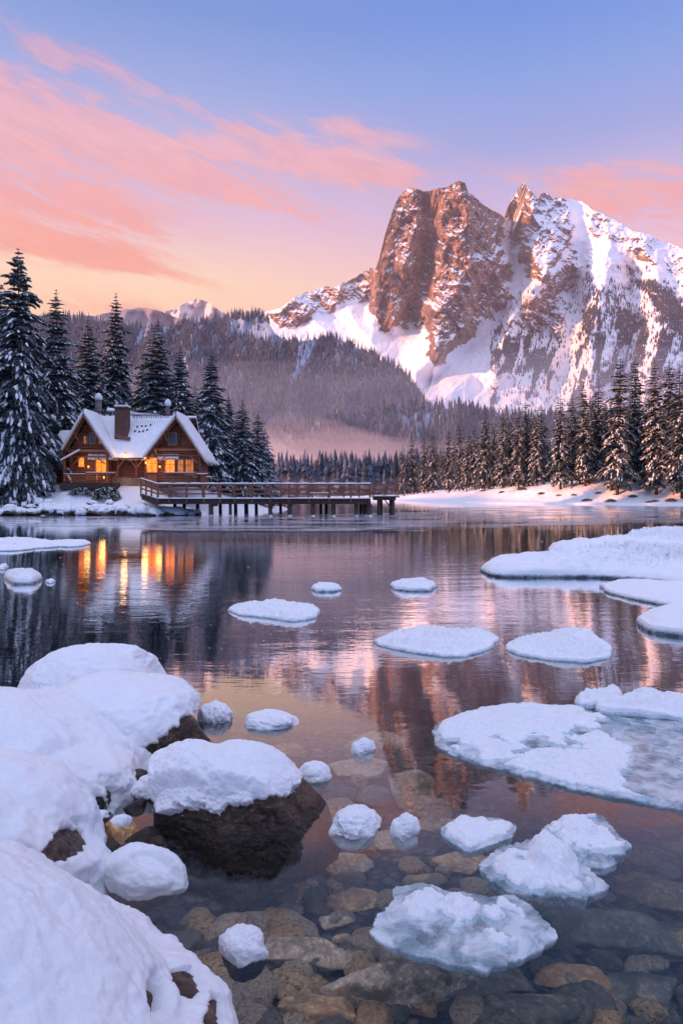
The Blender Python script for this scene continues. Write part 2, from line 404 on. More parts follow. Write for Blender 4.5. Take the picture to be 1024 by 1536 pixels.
me = mesh_np('lake_bed', np.stack([BX, BY, BZ], -1).reshape(-1, 3), grid_faces(len(by), len(bx)))
tag(link('lake_bed', me, m), kind='structure')

# water: one closed body, calm near the camera and lightly rippled further out
m, t, o = mat('lake_water'); c = t.coord('Object')
s3 = t.new('ShaderNodeSeparateXYZ'); t.put(s3.inputs[0], c)
w1 = t.noise(t.mapping(c, sc=(.55, 1.7, 1)), 1.3, 4, .55, .4)
w2 = t.noise(t.mapping(c, sc=(1.0, 2.4, 1)), 6.0, 3, .5, .3)
w3 = t.noise(t.mapping(c, sc=(.05, .16, 1)), 1.0, 3, .5)
far = t.m('MULTIPLY', t.mr(s3.outputs[1], 3.5, 16), t.mr(s3.outputs[1], 12, 34, 1.0, .16)); patch = t.mr(w3, .38, .62, .45, 1.15)
hh = t.m('ADD', t.m('MULTIPLY', w1, t.m('MULTIPLY', t.m('ADD', .25, t.m('MULTIPLY', far, .9)), patch)), t.m('MULTIPLY', w2, t.m('MULTIPLY', t.m('ADD', .05, t.m('MULTIPLY', far, .26)), patch)))
nb = t.bump(hh, .0080)
fr = t.new('ShaderNodeLayerWeight'); fr.inputs[0].default_value = .5; t.put(fr.inputs[1], nb); frf = t.m('ADD', .014, t.m('MULTIPLY', .97, t.m('MINIMUM', t.m('MULTIPLY', t.m('POWER', fr.outputs['Facing'], 5.0), 2.4), 1.0)))
gl = t.new('ShaderNodeBsdfGlossy'); gl.inputs['Roughness'].default_value = .02; t.put(gl.inputs['Normal'], nb)
t.put(gl.inputs['Color'], (1, 1, 1)); tr = t.new('ShaderNodeBsdfTransparent')
mx = t.new('ShaderNodeMixShader'); t.put(mx.inputs[0], frf); t.l.new(tr.outputs[0], mx.inputs[1]); t.l.new(gl.outputs[0], mx.inputs[2])
t.l.new(mx.outputs[0], o.inputs[0])
va = t.new('ShaderNodeVolumeAbsorption'); t.put(va.inputs[0], (.16, .52, .70)); va.inputs[1].default_value = .42
t.l.new(va.outputs[0], o.inputs['Volume'])
mbw = MB(); mbw.box(-420, 420, -60, 560, -4.5, 0.0)
wt = mbw.build('water', m); tag(wt, kind='structure')

# ------------------------------------------------------------------ reliefs (real ground surfaces measured as they recede)
def relief(T, B, px0, px1, step, rows, Y0, kfun, disp, jag=1.5, seed=1, blur=2, skirt=((250, -60), (900, -500)), power=1.0):
    px = np.arange(px0, px1+.01, step); tx, ty = zip(*T)
    top = np.interp(px, tx, ty)+fbm(np.stack([px/9.0, px*0], -1), 4, seed)*jag
    tt = np.linspace(0, 1, rows)**power
    PX = np.broadcast_to(px, (rows, len(px))).copy(); PY = B-(B-top)[None]*tt[:, None]
    K = kfun(PX, PY); Yg = np.empty_like(PX); Yg[0] = Y0(px) if callable(Y0) else Y0
    for i in range(1, rows):
        Yg[i] = Yg[i-1]+K[i]*np.maximum(PY[i-1]-PY[i], 0)*Yg[i-1]/F
    for _ in range(blur):
        q = np.pad(Yg, ((0, 0), (1, 1)), 'edge'); Yg = .25*q[:, :-2]+.5*Yg+.25*q[:, 2:]
    Yg = Yg+disp(PX, PY)
    P = np.stack([(PX-512)*Yg/F, Yg, H+(HY-PY)*Yg/F], -1)
    dx = np.gradient(P, axis=1); dy = np.gradient(P, axis=0); N = np.cross(dx, dy); N /= np.linalg.norm(N, axis=-1, keepdims=True)+1e-9
    ext = []
    for dY, dZ in skirt:
        e = P[-1].copy(); e[:, 1] += dY; e[:, 2] += dZ; ext.append(e)
    Pe = np.concatenate([P]+[e[None] for e in ext], 0)
    return dict(P=P, N=N, Pe=Pe, px=px, top=top, B=B, power=power, rows=rows, PX=PX, PY=PY, step=step)
def relief_mesh(name, r, m, attrs=None):
    Pe = r['Pe']; nr, nc = Pe.shape[:2]; at = {}
    for k, a in (attrs or {}).items(): at[k] = np.concatenate([a]+[a[-1:]]*(nr-a.shape[0]), 0)
    return link(name, mesh_np(name, Pe.reshape(-1, 3), grid_faces(nr, nc), at), m)
def sample(r, x, y):
    """surface points of a relief at photo-pixel directions"""
    ci = np.clip((x-r['px'][0])/r['step'], 0, len(r['px'])-1.001); c0 = ci.astype(int); f = (ci-c0)[:, None]
    tp = np.interp(x, r['px'], r['top']); q = np.clip((r['B']-y)/(r['B']-tp), 0, 1)**(1/r['power'])
    ri = np.clip(q*(r['rows']-1), 0, r['rows']-1.001); r0 = ri.astype(int); g_ = (ri-r0)[:, None]
    P = r['P']; a = P[r0, c0]*(1-f)+P[r0, c0+1]*f; b = P[r0+1, c0]*(1-f)+P[r0+1, c0+1]*f
    ok = (y > tp-1) & (y <= r['B'])
    return a*(1-g_)+b*g_, ok

# distant tree mass: many small ragged firs in ONE mesh
def far_trees(name, P, hts, m, rng, sides=5, tiers=3, fat=.17):
    n = len(P); V = []; Fs = []; k = sides; per = tiers*(k+1)
    yaw = rng.uniform(0, 6.28, n); wd = hts*fat*rng.uniform(.75, 1.25, n); lean = rng.normal(0, .02, (n, 2))
    for ti in range(tiers):
        zb = .06+ti*.81/tiers; zt = min(1.0, zb+1.41/tiers) if ti < tiers-1 else 1.0; rr = (1-zb)*1.0
        for j in range(k):
            a = yaw+6.283*j/k+ti*.5; jit = rng.uniform(.65, 1.25, n)
            V.append(np.stack([P[:, 0]+np.cos(a)*wd*rr*jit, P[:, 1]+np.sin(a)*wd*rr*jit, P[:, 2]+hts*(zb+rng.uniform(-.03, .03, n))], -1))
        V.append(np.stack([P[:, 0]+lean[:, 0]*hts, P[:, 1]+lean[:, 1]*hts, P[:, 2]+hts*zt], -1))
    V = np.stack(V, 1).reshape(-1, 3)
    f = np.array([[ti*(k+1)+j, ti*(k+1)+(j+1) % k, ti*(k+1)+k] for ti in range(tiers) for j in range(k)])
    Fc = (np.arange(n)[:, None, None]*per+f[None]).reshape(-1, 3)
    ob = link(name, mesh_np(name, V, Fc), m, smooth=False)
    return ob
def far_tree_mat(name, dark, mid, frost, famt):
    m, t, o = mat(name); gn = t.new('ShaderNodeNewGeometry'); c = t.coord('Object')
    rn = gn.outputs['Random Per Island']; s3 = t.new('ShaderNodeSeparateXYZ'); t.put(s3.inputs[0], gn.outputs['True Normal'])
    col = t.mix(rn, dark, mid); big = t.noise(c, .006, 5, .6)
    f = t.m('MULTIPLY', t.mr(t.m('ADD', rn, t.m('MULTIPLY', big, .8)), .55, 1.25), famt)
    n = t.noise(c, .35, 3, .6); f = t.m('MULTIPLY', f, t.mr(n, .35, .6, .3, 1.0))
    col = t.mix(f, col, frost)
    b = pbsdf(t, col, .8); t.l.new(b.outputs[0], o.inputs[0]); return m
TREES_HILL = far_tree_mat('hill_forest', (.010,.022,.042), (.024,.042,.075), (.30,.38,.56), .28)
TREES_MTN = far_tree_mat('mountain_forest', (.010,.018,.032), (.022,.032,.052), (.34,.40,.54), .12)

# the mountain
TM = [(230,560),(300,520),(345,492),(365,478),(385,470),(402,467),(420,461),(440,448),(455,440),(470,436),(488,428),(500,431),(515,425),(530,418),(545,408),(556,402),
      (563,404),(568,390),(573,368),(579,345),(586,322),(592,306),(598,294),(606,286),(616,281),(624,283),(634,288),(645,287),(655,284),(668,280),(678,275),(688,270),(697,273),
      (702,287),(712,295),(722,306),(734,313),(745,319),(751,322),(757,327),(761,310),(766,300),(774,291),(780,279),(785,275),(790,279),(797,288),(806,299),(811,290),(818,288),(830,297),
      (842,295),(856,298),(872,302),(888,316),(902,320),(915,326),(930,334),(945,345),(957,347),(975,352),(988,362),(1003,364),(1016,371),(1030,378),(1060,392),(1110,420),(1200,470),(1330,540)]
TOWER = [(557,480),(552,402),(560,260),(700,255),(742,300),(755,330),(757,370),(770,405),(767,425),(775,446),(757,458),(738,462),(735,475),(716,495),(702,512),(672,530),(656,550),(643,538),(645,518),(640,503),(632,498),(618,490),(600,488),(588,494),(574,492),(570,483)]
MASS = [(757,313),(770,250),(815,270),(850,300),(862,340),(850,372),(835,392),(822,420),(806,430),(796,434),(785,408),(775,378),(763,368)]
LOWR = [(775,462),(800,440),(835,400),(858,360),(872,400),(858,440),(850,480),(838,505),(790,505),(748,500),(757,480)]
RIDGE = [(860,290),(900,310),(960,340),(1010,360),(1200,440),(1200,520),(1030,440),(985,400),(930,372),(880,350)]
SHOULD = [(405,470),(440,445),(490,425),(556,398),(566,432),(548,452),(520,450),(495,470),(470,470),(440,492),(420,488)]
SLOPE = [(872,360),(1000,410),(1100,470),(1100,620),(880,620),(868,470)]
F1 = [(738,500),(752,492),(770,505),(790,496),(838,505),(848,520),(830,560),(812,592),(735,606)]
F2 = [(884,425),(900,432),(925,455),(960,480),(1000,500),(1100,510),(1100,640),(838,640),(846,600),(862,560),(866,520),(874,470)]
F3 = [(940,402),(985,428),(1050,470),(1050,530),(1000,490),(965,448)]
def kf(px, py):
    k = np.full(px.shape, 1.55)
    tw = sst(pip(px, py, TOWER), -4, 8); k = k*(1-tw)+tw*(.34+.45*sst(py, 430, 520))
    k = k*(1-sst(pip(px, py, MASS), -3, 10))+sst(pip(px, py, MASS), -3, 10)*.55
    k = k*(1-sst(pip(px, py, LOWR), -3, 10))+sst(pip(px, py, LOWR), -3, 10)*.8
    k = k*(1-.25*sst(px, 835, 895))
    sh = sst(pip(px, py, SHOULD), -3, 8); k = k*(1-sh)+sh*.9
    return k
CR = [([(688,268),(698,300),(706,332),(693,354),(700,386),(706,396),(690,422),(672,452),(662,500),(652,545)], 120, 52, 75),
      ([(618,278),(600,320),(588,370),(572,430),(560,480)], 45, 14, 36),
      ([(632,285),(624,335),(606,400),(592,480)], 55, 22, 24),
      ([(640,300),(652,345),(640,395),(634,440),(618,485)], -75, 26, 26),
      ([(664,292),(662,350)], 40, 16, 12), ([(612,400),(640,470),(655,520)], 40, 22, 20),
      ([(785,275),(792,312),(814,345),(800,382),(812,412),(797,440)], 95, 30, 40),
      ([(861,300),(856,352),(830,392),(806,428),(774,462),(758,500),(745,545)], 120, 42, 42),
      ([(905,322),(918,372),(902,425),(892,480),(882,560)], 80, 45, 45),
      ([(960,350),(985,410),(1000,480),(985,560)], 70, 45, 50), ([(1040,380),(1060,470)], 70, 40, 40),
      ([(755,328),(767,378),(779,428),(771,452),(735,498),(650,570)], -95, 26, 30),
      ([(852,420),(868,478),(852,540),(826,592)], -60, 20, 26), ([(940,400),(955,480),(930,560)], -45, 24, 24),
      ([(500,428),(520,460),(560,520)], 35, 30, 40), ([(440,448),(470,480),(500,510)], 30, 25, 30), ([(730,350),(742,400),(752,440)], 40, 18, 18)]
def crest(px, py):
    wx = px+fbm(np.stack([px/22, py/22], -1), 3, 61)*7; d = np.zeros(px.shape)
    for pl, a, wl, wr in CR:
        q, s = pld(wx, py, pl); wdt = np.where(s > 0, wr, wl)
        d -= 1.7*a*np.clip(1-q/wdt, 0, 1)**1.15
    return d
def dispm(px, py):
    rk = np.maximum.reduce([sst(pip(px, py, q), -6, 8) for q in (TOWER, MASS, LOWR, SHOULD)]+[.6*sst(pip(px, py, q), -6, 10) for q in (RIDGE, SLOPE)])
    u = px+.35*py; p = np.stack([u, py*.55], -1)
    d = -rfbm(p/34.0, 4, 71)*58*(.14+.86*rk)
    d += -rfbm(np.stack([px-.5*py, py], -1)/14.0, 4, 72)*32*rk
    d += -rfbm(np.stack([px, py*1.3], -1)/5.5, 3, 73)*7*rk
    d += fbm(np.stack([px+.8*py, py*.25], -1)/9.0, 3, 74)*5*(1-rk)
    st = np.sin((py+.45*px+fbm(np.stack([px, py], -1)/30, 3, 75)*20)/3.4); d += st*1.6*rk
    return crest(px, py)+d
rM = relief(TM, 650, 230, 1300, 1.0, 440, 2000, kf, dispm, jag=2.2, seed=8, blur=3)
PX, PY, N = rM['PX'], rM['PY'], rM['N']
q2 = np.stack([PX, PY], -1); nA = fbm(np.stack([(PX+.4*PY)/24.0, (PY-.55*PX)/4.6], -1), 4, 81)*1.5; nB = fbm(q2/2.2, 3, 82)*.8; wob = fbm(q2/16.0, 4, 83)*17+nB*6
def inm(poly, a=-3, b=3): return sst(pip(PX, PY, poly)+wob, a, b)
rk = np.maximum.reduce([inm(TOWER), inm(MASS), inm(LOWR)*.62, inm(SHOULD)*.80, inm(RIDGE)*.55, inm(SLOPE)*.14])
nzv = N[..., 2]
hi = sst(PX, 690, 790)                                     # the lee side holds more snow
rockat = sst(nzv+nA*.24+nB*.10+hi*.42-(.62*(rk > .95)+.50*(rk <= .95))+(1-rk)*.25, .08, -.06)*sst(rk, .15, .5)
big = pip(PX, PY, TOWER); facew = sst(PX, 720, 670)*sst(big, 0, 10)*sst(PY, 480, 420)
rockat = np.maximum(rockat, facew*sst(nzv+nA*.22+nB*.10, .56, .42))
m, t, o = mat('mountain_rock_and_snow'); c = t.coord('Object')
n = t.noise(t.mapping(c, sc=(1, 1, .5)), .012, 9, .68, .5); n2 = t.noise(c, .08, 6, .7); st = t.noise(t.mapping(c, rot=(0, R(24), 0), sc=(.2, .2, 1)), .09, 5, .65)
rc = t.ramp(n, [(.3, (.10,.075,.065)), (.5, (.42,.26,.19)), (.7, (.62,.41,.29))]); rc = t.mix(t.mr(st, .5, .68), rc, (.10,.07,.065)); rc = t.mix(t.mr(n2, .42, .25), rc, (.05,.04,.04))
sm = t.mr(t.m('ADD', t.attr('rock'), t.m('MULTIPLY', t.m('SUBTRACT', n2, .5), .45)), .32, .58)
col = t.mix(sm, (.86, .87, .92), rc)
nb = t.bump(t.m('ADD', t.m('MULTIPLY', n2, t.m('ADD', .25, sm)), t.m('MULTIPLY', st, t.m('MULTIPLY', sm, .6))), 7.0)
cw = t.mapping(c, rot=(0, R(28), 0), sc=(1, 1, .55)); vw = t.new('ShaderNodeVectorMath', operation='ADD'); t.put(vw.inputs[0], cw); t.put(vw.inputs[1], t.m('MULTIPLY', n2, 10.0)); cw = vw.outputs[0]
fc = t.m('ADD', t.voro(cw, .022), t.m('MULTIPLY', t.voro(cw, .065), .45)); nb = t.bump(t.m('MULTIPLY', fc, t.m('ADD', .12, sm)), 34.0, 1.0, nb)
b = pbsdf(t, col, .85, nb); t.l.new(b.outputs[0], o.inputs[0])
mt = relief_mesh('mountain', rM, m, {'rock': rockat}); tag(mt, kind='structure')
rng = np.random.default_rng(4)
def scatter(r, poly_fn, n, x0, x1, y0, y1, rng):
    x = rng.uniform(x0, x1, n); y = rng.uniform(y0, y1, n); keep = poly_fn(x, y) > rng.uniform(0, 1, n)
    P, ok = sample(r, x[keep], y[keep]); return P[ok]
def fm(x, y):
    q = np.stack([x, y], -1); w_ = fbm(q/11.0, 4, 91)*12
    a = np.maximum.reduce([sst(pip(x, y, p)+w_, -2, 4) for p in (F1, F2)]); a3 = sst(pip(x, y, F3)+w_, -1, 4)*.9
    gap = sst(fbm(np.stack([x+.25*y, y*.25], -1)/8.0, 3, 92), .06, -.10)
    a = a*gap; s = .035*(y > 430)*(x > 735)*(np.abs(x-700) > 30)
    s2 = .25*sst(fbm(q/9.0, 3, 93), .15, .35)*sst(pip(x, y, SLOPE), 0, 8)
    return np.maximum.reduce([a, a3, s, s2])
P = scatter(rM, fm, 52000, 735, 1060, 400, 650, rng)
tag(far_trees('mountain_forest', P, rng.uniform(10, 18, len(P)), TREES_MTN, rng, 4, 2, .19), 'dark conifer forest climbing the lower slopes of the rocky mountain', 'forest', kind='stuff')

# forested hills in the middle distance
def hill(name, T, B, px0, px1, Y0, k, amp, seed, m, rows=90, step=4, lump=60.0):
    def dsp(px, py):
        q = np.stack([px+.2*py, py*.45], -1); return -rfbm(q/lump, 4, seed)*amp+fbm(np.stack([px, py], -1)/14.0, 3, seed+3)*amp*.12
    r = relief(T, B, px0, px1, step, rows, Y0, lambda a, b_: np.full(a.shape, float(k)), dsp, jag=2, seed=seed, skirt=((200, -40), (900, -400)))
    tag(relief_mesh(name, r, m), kind='structure'); return r
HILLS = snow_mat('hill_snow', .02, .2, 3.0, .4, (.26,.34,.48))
TL = [(-700,520),(-300,505),(0,498),(60,480),(110,476),(150,486),(185,490),(230,493),(260,489),(287,484),(328,478),(355,474),(385,471),(400,478),(412,500),(430,514),(450,512),(480,508),(500,508),(520,515),(545,526),(570,540),(595,553),(615,570),(628,592),(650,622),(700,650)]
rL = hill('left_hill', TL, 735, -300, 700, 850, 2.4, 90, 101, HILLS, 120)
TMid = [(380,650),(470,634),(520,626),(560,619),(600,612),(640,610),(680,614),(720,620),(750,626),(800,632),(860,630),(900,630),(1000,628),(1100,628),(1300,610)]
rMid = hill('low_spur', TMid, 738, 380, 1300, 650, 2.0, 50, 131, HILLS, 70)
def fl(x, y):
    q = np.stack([x, y], -1); a = .9*sst(fbm(np.stack([x+.3*y, y*.4], -1)/18.0, 4, 95), -.95, -.2)
    sn = sst(pip(x, y, [(335,480),(400,480),(432,508),(425,522),(385,512),(350,500)])+fbm(q/8, 3, 96)*10, -2, 4)
    gap = sst(fbm(np.stack([x+.5*y, y*.16], -1)/26.0, 4, 98), .28, .42)
    return a*(1-.9*sn)*(1-.85*gap)
P = scatter(rL, fl, 52000, -60, 660, 465, 733, rng)
dist = P[:, 1]; P = P[rng.uniform(0, 1, len(P)) < np.clip(dist/1500, .3, 1)]
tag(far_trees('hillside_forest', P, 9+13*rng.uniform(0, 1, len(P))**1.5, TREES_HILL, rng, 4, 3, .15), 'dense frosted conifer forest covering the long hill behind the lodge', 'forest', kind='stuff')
P = scatter(rMid, lambda x, y: .9*sst(fbm(np.stack([x, y], -1)/16.0, 4, 97), -.6, .1), 22000, 385, 1290, 583, 736, rng)
P = P[rng.uniform(0, 1, len(P)) < np.clip(P[:, 1]/1100, .3, 1)]
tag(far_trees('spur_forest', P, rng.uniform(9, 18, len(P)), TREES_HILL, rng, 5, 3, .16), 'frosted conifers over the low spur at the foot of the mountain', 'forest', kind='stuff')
TF2 = [(-400,500),(-100,480),(60,474),(110,472),(140,474),(165,468),(185,465),(217,461),(242,467),(262,476),(300,486),(420,500)]
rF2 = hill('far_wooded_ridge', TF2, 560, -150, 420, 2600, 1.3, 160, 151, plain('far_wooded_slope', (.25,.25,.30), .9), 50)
TF = [(-60,505),(0,500),(140,488),(200,480),(240,470),(262,463),(275,456),(286,452),(296,449),(306,451),(315,455),(326,463),(336,470),(352,482),(420,500),(500,520)]
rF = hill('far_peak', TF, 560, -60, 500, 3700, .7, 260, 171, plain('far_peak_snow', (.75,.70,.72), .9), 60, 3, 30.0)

# unseen ridge added on the left, shaped to shade the near lake and lodge
yy = np.linspace(-900, 560, 90); xx = np.linspace(-560, -200, 30); HX, HYY = np.meshgrid(xx, yy)
prof = np.exp(-((HX+330)/70.0)**2); ht = (64-16*sst(HYY, -74, -52))*sst(HYY, 160, 20)+10*sst(HYY, 560, 300)
HZ = prof*ht*(1+.08*fbm(np.stack([HX, HYY], -1)/40, 3, 7))-2
tag(link('shade_ridge', mesh_np('shade_ridge', np.stack([HX, HYY, HZ], -1).reshape(-1, 3), grid_faces(90, 30)), HILLS), kind='structure')
# ------------------------------------------------------------------ firs: tapered trunk, drooping ragged sprays, snow lying on them
def frond(rng, nb=15):
    """unit branch along +x (length 1), drooping; returns needle quads and snow blobs"""
    V = []; Fc = []
    def z(s): return .10*math.sin(s*2.2)-.42*s**1.7
    def quad(a, b, c_, d): k = len(V); V.extend([a, b, c_, d]); Fc.append((k, k+1, k+2, k+3))
    pts = [(s, rng.normal(0, .012), z(s)) for s in np.linspace(0, 1, 6)]
    for a, b in zip(pts[:-1], pts[1:]):                     # woody rib with hanging needles
        quad(a, b, (b[0], b[1], b[2]-.07), (a[0], a[1], a[2]-.09)); quad((a[0], -.035, a[2]), (b[0], -.025, b[2]), (b[0], .025, b[2]), (a[0], .035, a[2]))
    for i in range(nb):
        s = .10+.86*i/(nb-1)+rng.normal(0, .02); L = (.40*(1-s)**.8+.10)*rng.uniform(.7, 1.25)
        for sg in (-1, 1):
            a = rng.uniform(.75, 1.05); dx, dy = math.cos(a)*L, math.sin(a)*L*sg; dz = -rng.uniform(.10, .45)*L-.02
            w = .035+.02*rng.random(); b0 = (s, 0, z(s)); tip = (s+dx, dy, z(s)+dz); md = (s+dx*.55, dy*.55, z(s)+dz*.35+.01)
            quad(b0, (md[0]+w, md[1], md[2]), tip, (md[0]-w, md[1]-w*sg*.3, md[2]-.01))
            quad(b0, md, (tip[0], tip[1], tip[2]-.03), (md[0], md[1], md[2]-.10-rng.random()*.05))
    S = []; SF = []
    for i in range(rng.integers(11, 17)):
        s = rng.uniform(.25, .97); rx, ry, rz = rng.uniform(.045, .115), rng.uniform(.022, .058), rng.uniform(.018, .036); yy_ = rng.normal(0, .11)
        k = len(S); zc = z(s)+.015-abs(yy_)*.35; sl = -.95*s
        ring = [(math.cos(q)*rng.uniform(.7, 1.2), math.sin(q)*rng.uniform(.7, 1.2)) for q in np.linspace(0, 6.283, 7)[:-1]]
        S.append((s, yy_, zc+rz)); S.extend([(s+c_*rx*.65, yy_+d*ry*.65, zc+rz*.75+sl*c_*rx*.6) for c_, d in ring]); S.extend([(s+c_*rx, yy_+d*ry, zc-rz*.3+sl*c_*rx) for c_, d in ring])
        for j in range(6):
            j2 = (j+1) % 6; SF.append((k, k+1+j, k+1+j2, k)); SF.append((k+1+j, k+7+j, k+7+j2, k+1+j2))
    return np.array(V), np.array(Fc), np.array(S), np.array(SF)
def fir(rng, ht=20.0, rad=3.2, levels=44, per=9, snowp=.8, bare=.04, sparse=0.0, shape=.85):
    fr = [frond(rng) for _ in range(5)]
    NV, NF, SV, SF = [], [], [], []; nn = ns = 0
    az0 = 0
    for li in range(levels):
        q = li/(levels-1); zh = ht*(bare+(1-bare-.02)*q**.93)
        L0 = rad*((1-q)**shape*.96+.035)*(1-.25*math.exp(-(q/.06)**2))
        n = max(4, int(per*(1-.45*q)))
        az0 += rng.uniform(.4, 2.0)
        band = 1+.22*math.sin(li*1.7+rng.uniform(-.5, .5))
        for j in range(n):
            if rng.random() < sparse: continue
            a = az0+6.283*j/n+rng.normal(0, .22); L = L0*band*rng.uniform(.62, 1.18); 
            pitch = (-.30+.85*q**1.5)+rng.normal(0, .10)      # lower boughs hang, the top ones rise
            V, Fc, S, Sf = fr[rng.integers(0, 5)]
            c, s_ = math.cos(a), math.sin(a); cp, sp_ = math.cos(pitch), math.sin(pitch)
            wid = min(1.25, .75+1.2/max(L, .8)*.35)
            def tf(P):
                x, y, z = P[:, 0]*L, P[:, 1]*L*wid, P[:, 2]*L
                x, z = x*cp-z*sp_, x*sp_+z*cp
                return np.stack([x*c-y*s_, x*s_+y*c, z+zh+rng.normal(0, .01)], -1)
            NV.append(tf(V)); NF.append(Fc+nn); nn += len(V)
            if rng.random() < snowp: SV.append(tf(S)); SF.append(Sf+ns); ns += len(S)
    NV, NF, SV, SF = map(np.concatenate, (NV, NF, SV, SF))
    return (NV, NF), (SV, SF)
def quads(name, V, Fc):
    """faces whose last index repeats the first are triangles"""
    tri = Fc[:, 3] == Fc[:, 0]; fl = []
    if (~tri).any(): fl.append(Fc[~tri])
    if tri.any(): fl.append(Fc[tri][:, :3])
    return mesh_np(name, V, fl)
def trunk_mesh(ht, rng):
    mb = MB(); n = 12; mb.tube([(rng.normal(0, .03), rng.normal(0, .03), -.6+(ht*.985+.6)*i/n) for i in range(n+1)], [max(.018*ht*(1-i/n)**.8*.62, .02) for i in range(n+1)], 7)
    for i in range(14):                                     # a few dead stubs low on the stem
        z0 = rng.uniform(.3, ht*.25); a = rng.uniform(0, 6.28); L = rng.uniform(.4, 1.1)
        mb.bar((0, 0, z0), (math.cos(a)*L, math.sin(a)*L, z0-.15*L), .04, .04, taper=.3)
    me = bpy.data.meshes.new('trunk'); me.from_pydata(mb.v, [], mb.f); me.update(); return me
trg = np.random.default_rng(11)
TV = {}
def variant(key, n, needle, **kw):
    out = []
    for i in range(n):
        (a, b), (c, d) = fir(trg, **kw)
        cm = quads('crown', a, b); sm_ = quads('snow_clumps', c, d); tm = trunk_mesh(kw.get('ht', 20.0), trg)
        cm.materials.append(needle); sm_.materials.append(SNOW_TREE); tm.materials.append(BARK)
        for me in (cm, sm_, tm): me.polygons.foreach_set('use_smooth', np.ones(len(me.polygons), bool))
        out.append((tm, cm, sm_))
    TV[key] = out
variant('near', 4, NEEDLE, ht=20.0, rad=3.3, levels=50, per=10, snowp=.85, shape=.80)
variant('wide', 2, NEEDLE, ht=20.0, rad=4.2, levels=50, per=11, snowp=.95, shape=.70, sparse=.05)
variant('bank', 8, NEEDLE_R, ht=20.0, rad=2.45, levels=42, per=8, snowp=.62, shape=.62, sparse=.12, bare=.09)
TREE0 = {}
def tree(kind, i, x, y, z, ht, rz, label, group, name='fir_tree', wide=1.0):
    o = empty(name, (x, y, z), rz); s = ht/20.0; o.scale = (s*wide, s*wide, s); o.rotation_euler = (trg.normal(0, .018), trg.normal(0, .018), rz)
    key = (kind, i)
    if key not in TREE0:
        parts = []
        for nm, me in zip(('trunk', 'crown', 'snow_clumps'), TV[kind][i]):
            p = bpy.data.objects.new(nm, me); COL.objects.link(p); p.parent = o; parts.append(p)
        TREE0[key] = parts
    else:
        for p0 in TREE0[key]:
            p = p0.copy(); COL.objects.link(p); p.parent = o
    tag(o, label, 'tree', group); return o
# left bank: measured stem, tip and distance
LT = [(30,366,63.0,'wide',0,.80,'tallest snow-laden fir of the left bank, standing in front of the others beside the lodge'),
      (-8,420,66,'wide',1,.95,'snowy fir cut by the left edge of the picture behind the tallest fir'),
      (85,431,73,'near',0,1.15,'pointed snowy fir just right of the tallest fir, above the lodge annex'),
      (56,500,80,'near',1,1.0,'half hidden fir filling the gap behind the tallest fir'),
      (133,473,80,'near',2,1.3,'bushy snowy fir above the left stone chimney of the lodge'),
      (171,432,82,'near',3,.95,'slender tall fir rising behind the brick chimney of the lodge'),
      (110,530,88,'near',0,1.0,'short fir between the annex fir and the bushy fir, deep behind the lodge'),
      (207,532,90,'near',1,.9,'low narrow fir peeping between the slender fir and the broad dark fir'),
      (234,474,80,'near',2,1.35,'broad dark fir above the right part of the lodge roof'),
      (273,513,79,'near',0,1.1,'middle-height fir behind the right gable of the lodge'),
      (315,521,75,'near',3,1.15,'dark fir rising right of the right gable eave'),
      (252,560,94,'near',1,1.0,'small fir deep in the gap between the broad fir and the middle-height fir'),
      (297,570,92,'near',2,.9,'small fir showing between two taller firs behind the right gable'),
      (343,588,82,'near',1,.95,'thin frosted fir between the dark fir and the lone row end'),
      (362,597,77,'near',2,1.25,'bluish frosted fir standing above the boardwalk rail'),
      (385,614,79,'near',0,1.15,'second last fir of the left bank above the boardwalk'),
      (397,640,84,'near',3,1.1,'lowest and last fir of the left bank at the open lake side'),
      (328,610,92,'near',0,1.0,'low fir in the shade behind the dark fir right of the lodge'),
      (155,560,96,'near',3,1.0,'low fir glimpsed between the bushy fir and the slender fir'),
      (190,560,99,'near',2,1.1,'low fir behind the brick chimney, mostly hidden by taller firs'),
      (18,560,92,'near',3,1.2,'fir hidden low behind the stem of the tallest fir')]
for k, (px, ty, Y, kind, i, wd, lab) in enumerate(LT):
    x = X(px, Y); z = gz(x, Y)-.05; ht = Z(ty, Y)-z
    tree(kind, i, x, Y, z, ht, trg.uniform(0, 6.28), lab, 'snowy firs around the lodge', wide=wd*(20/ht)**.25)
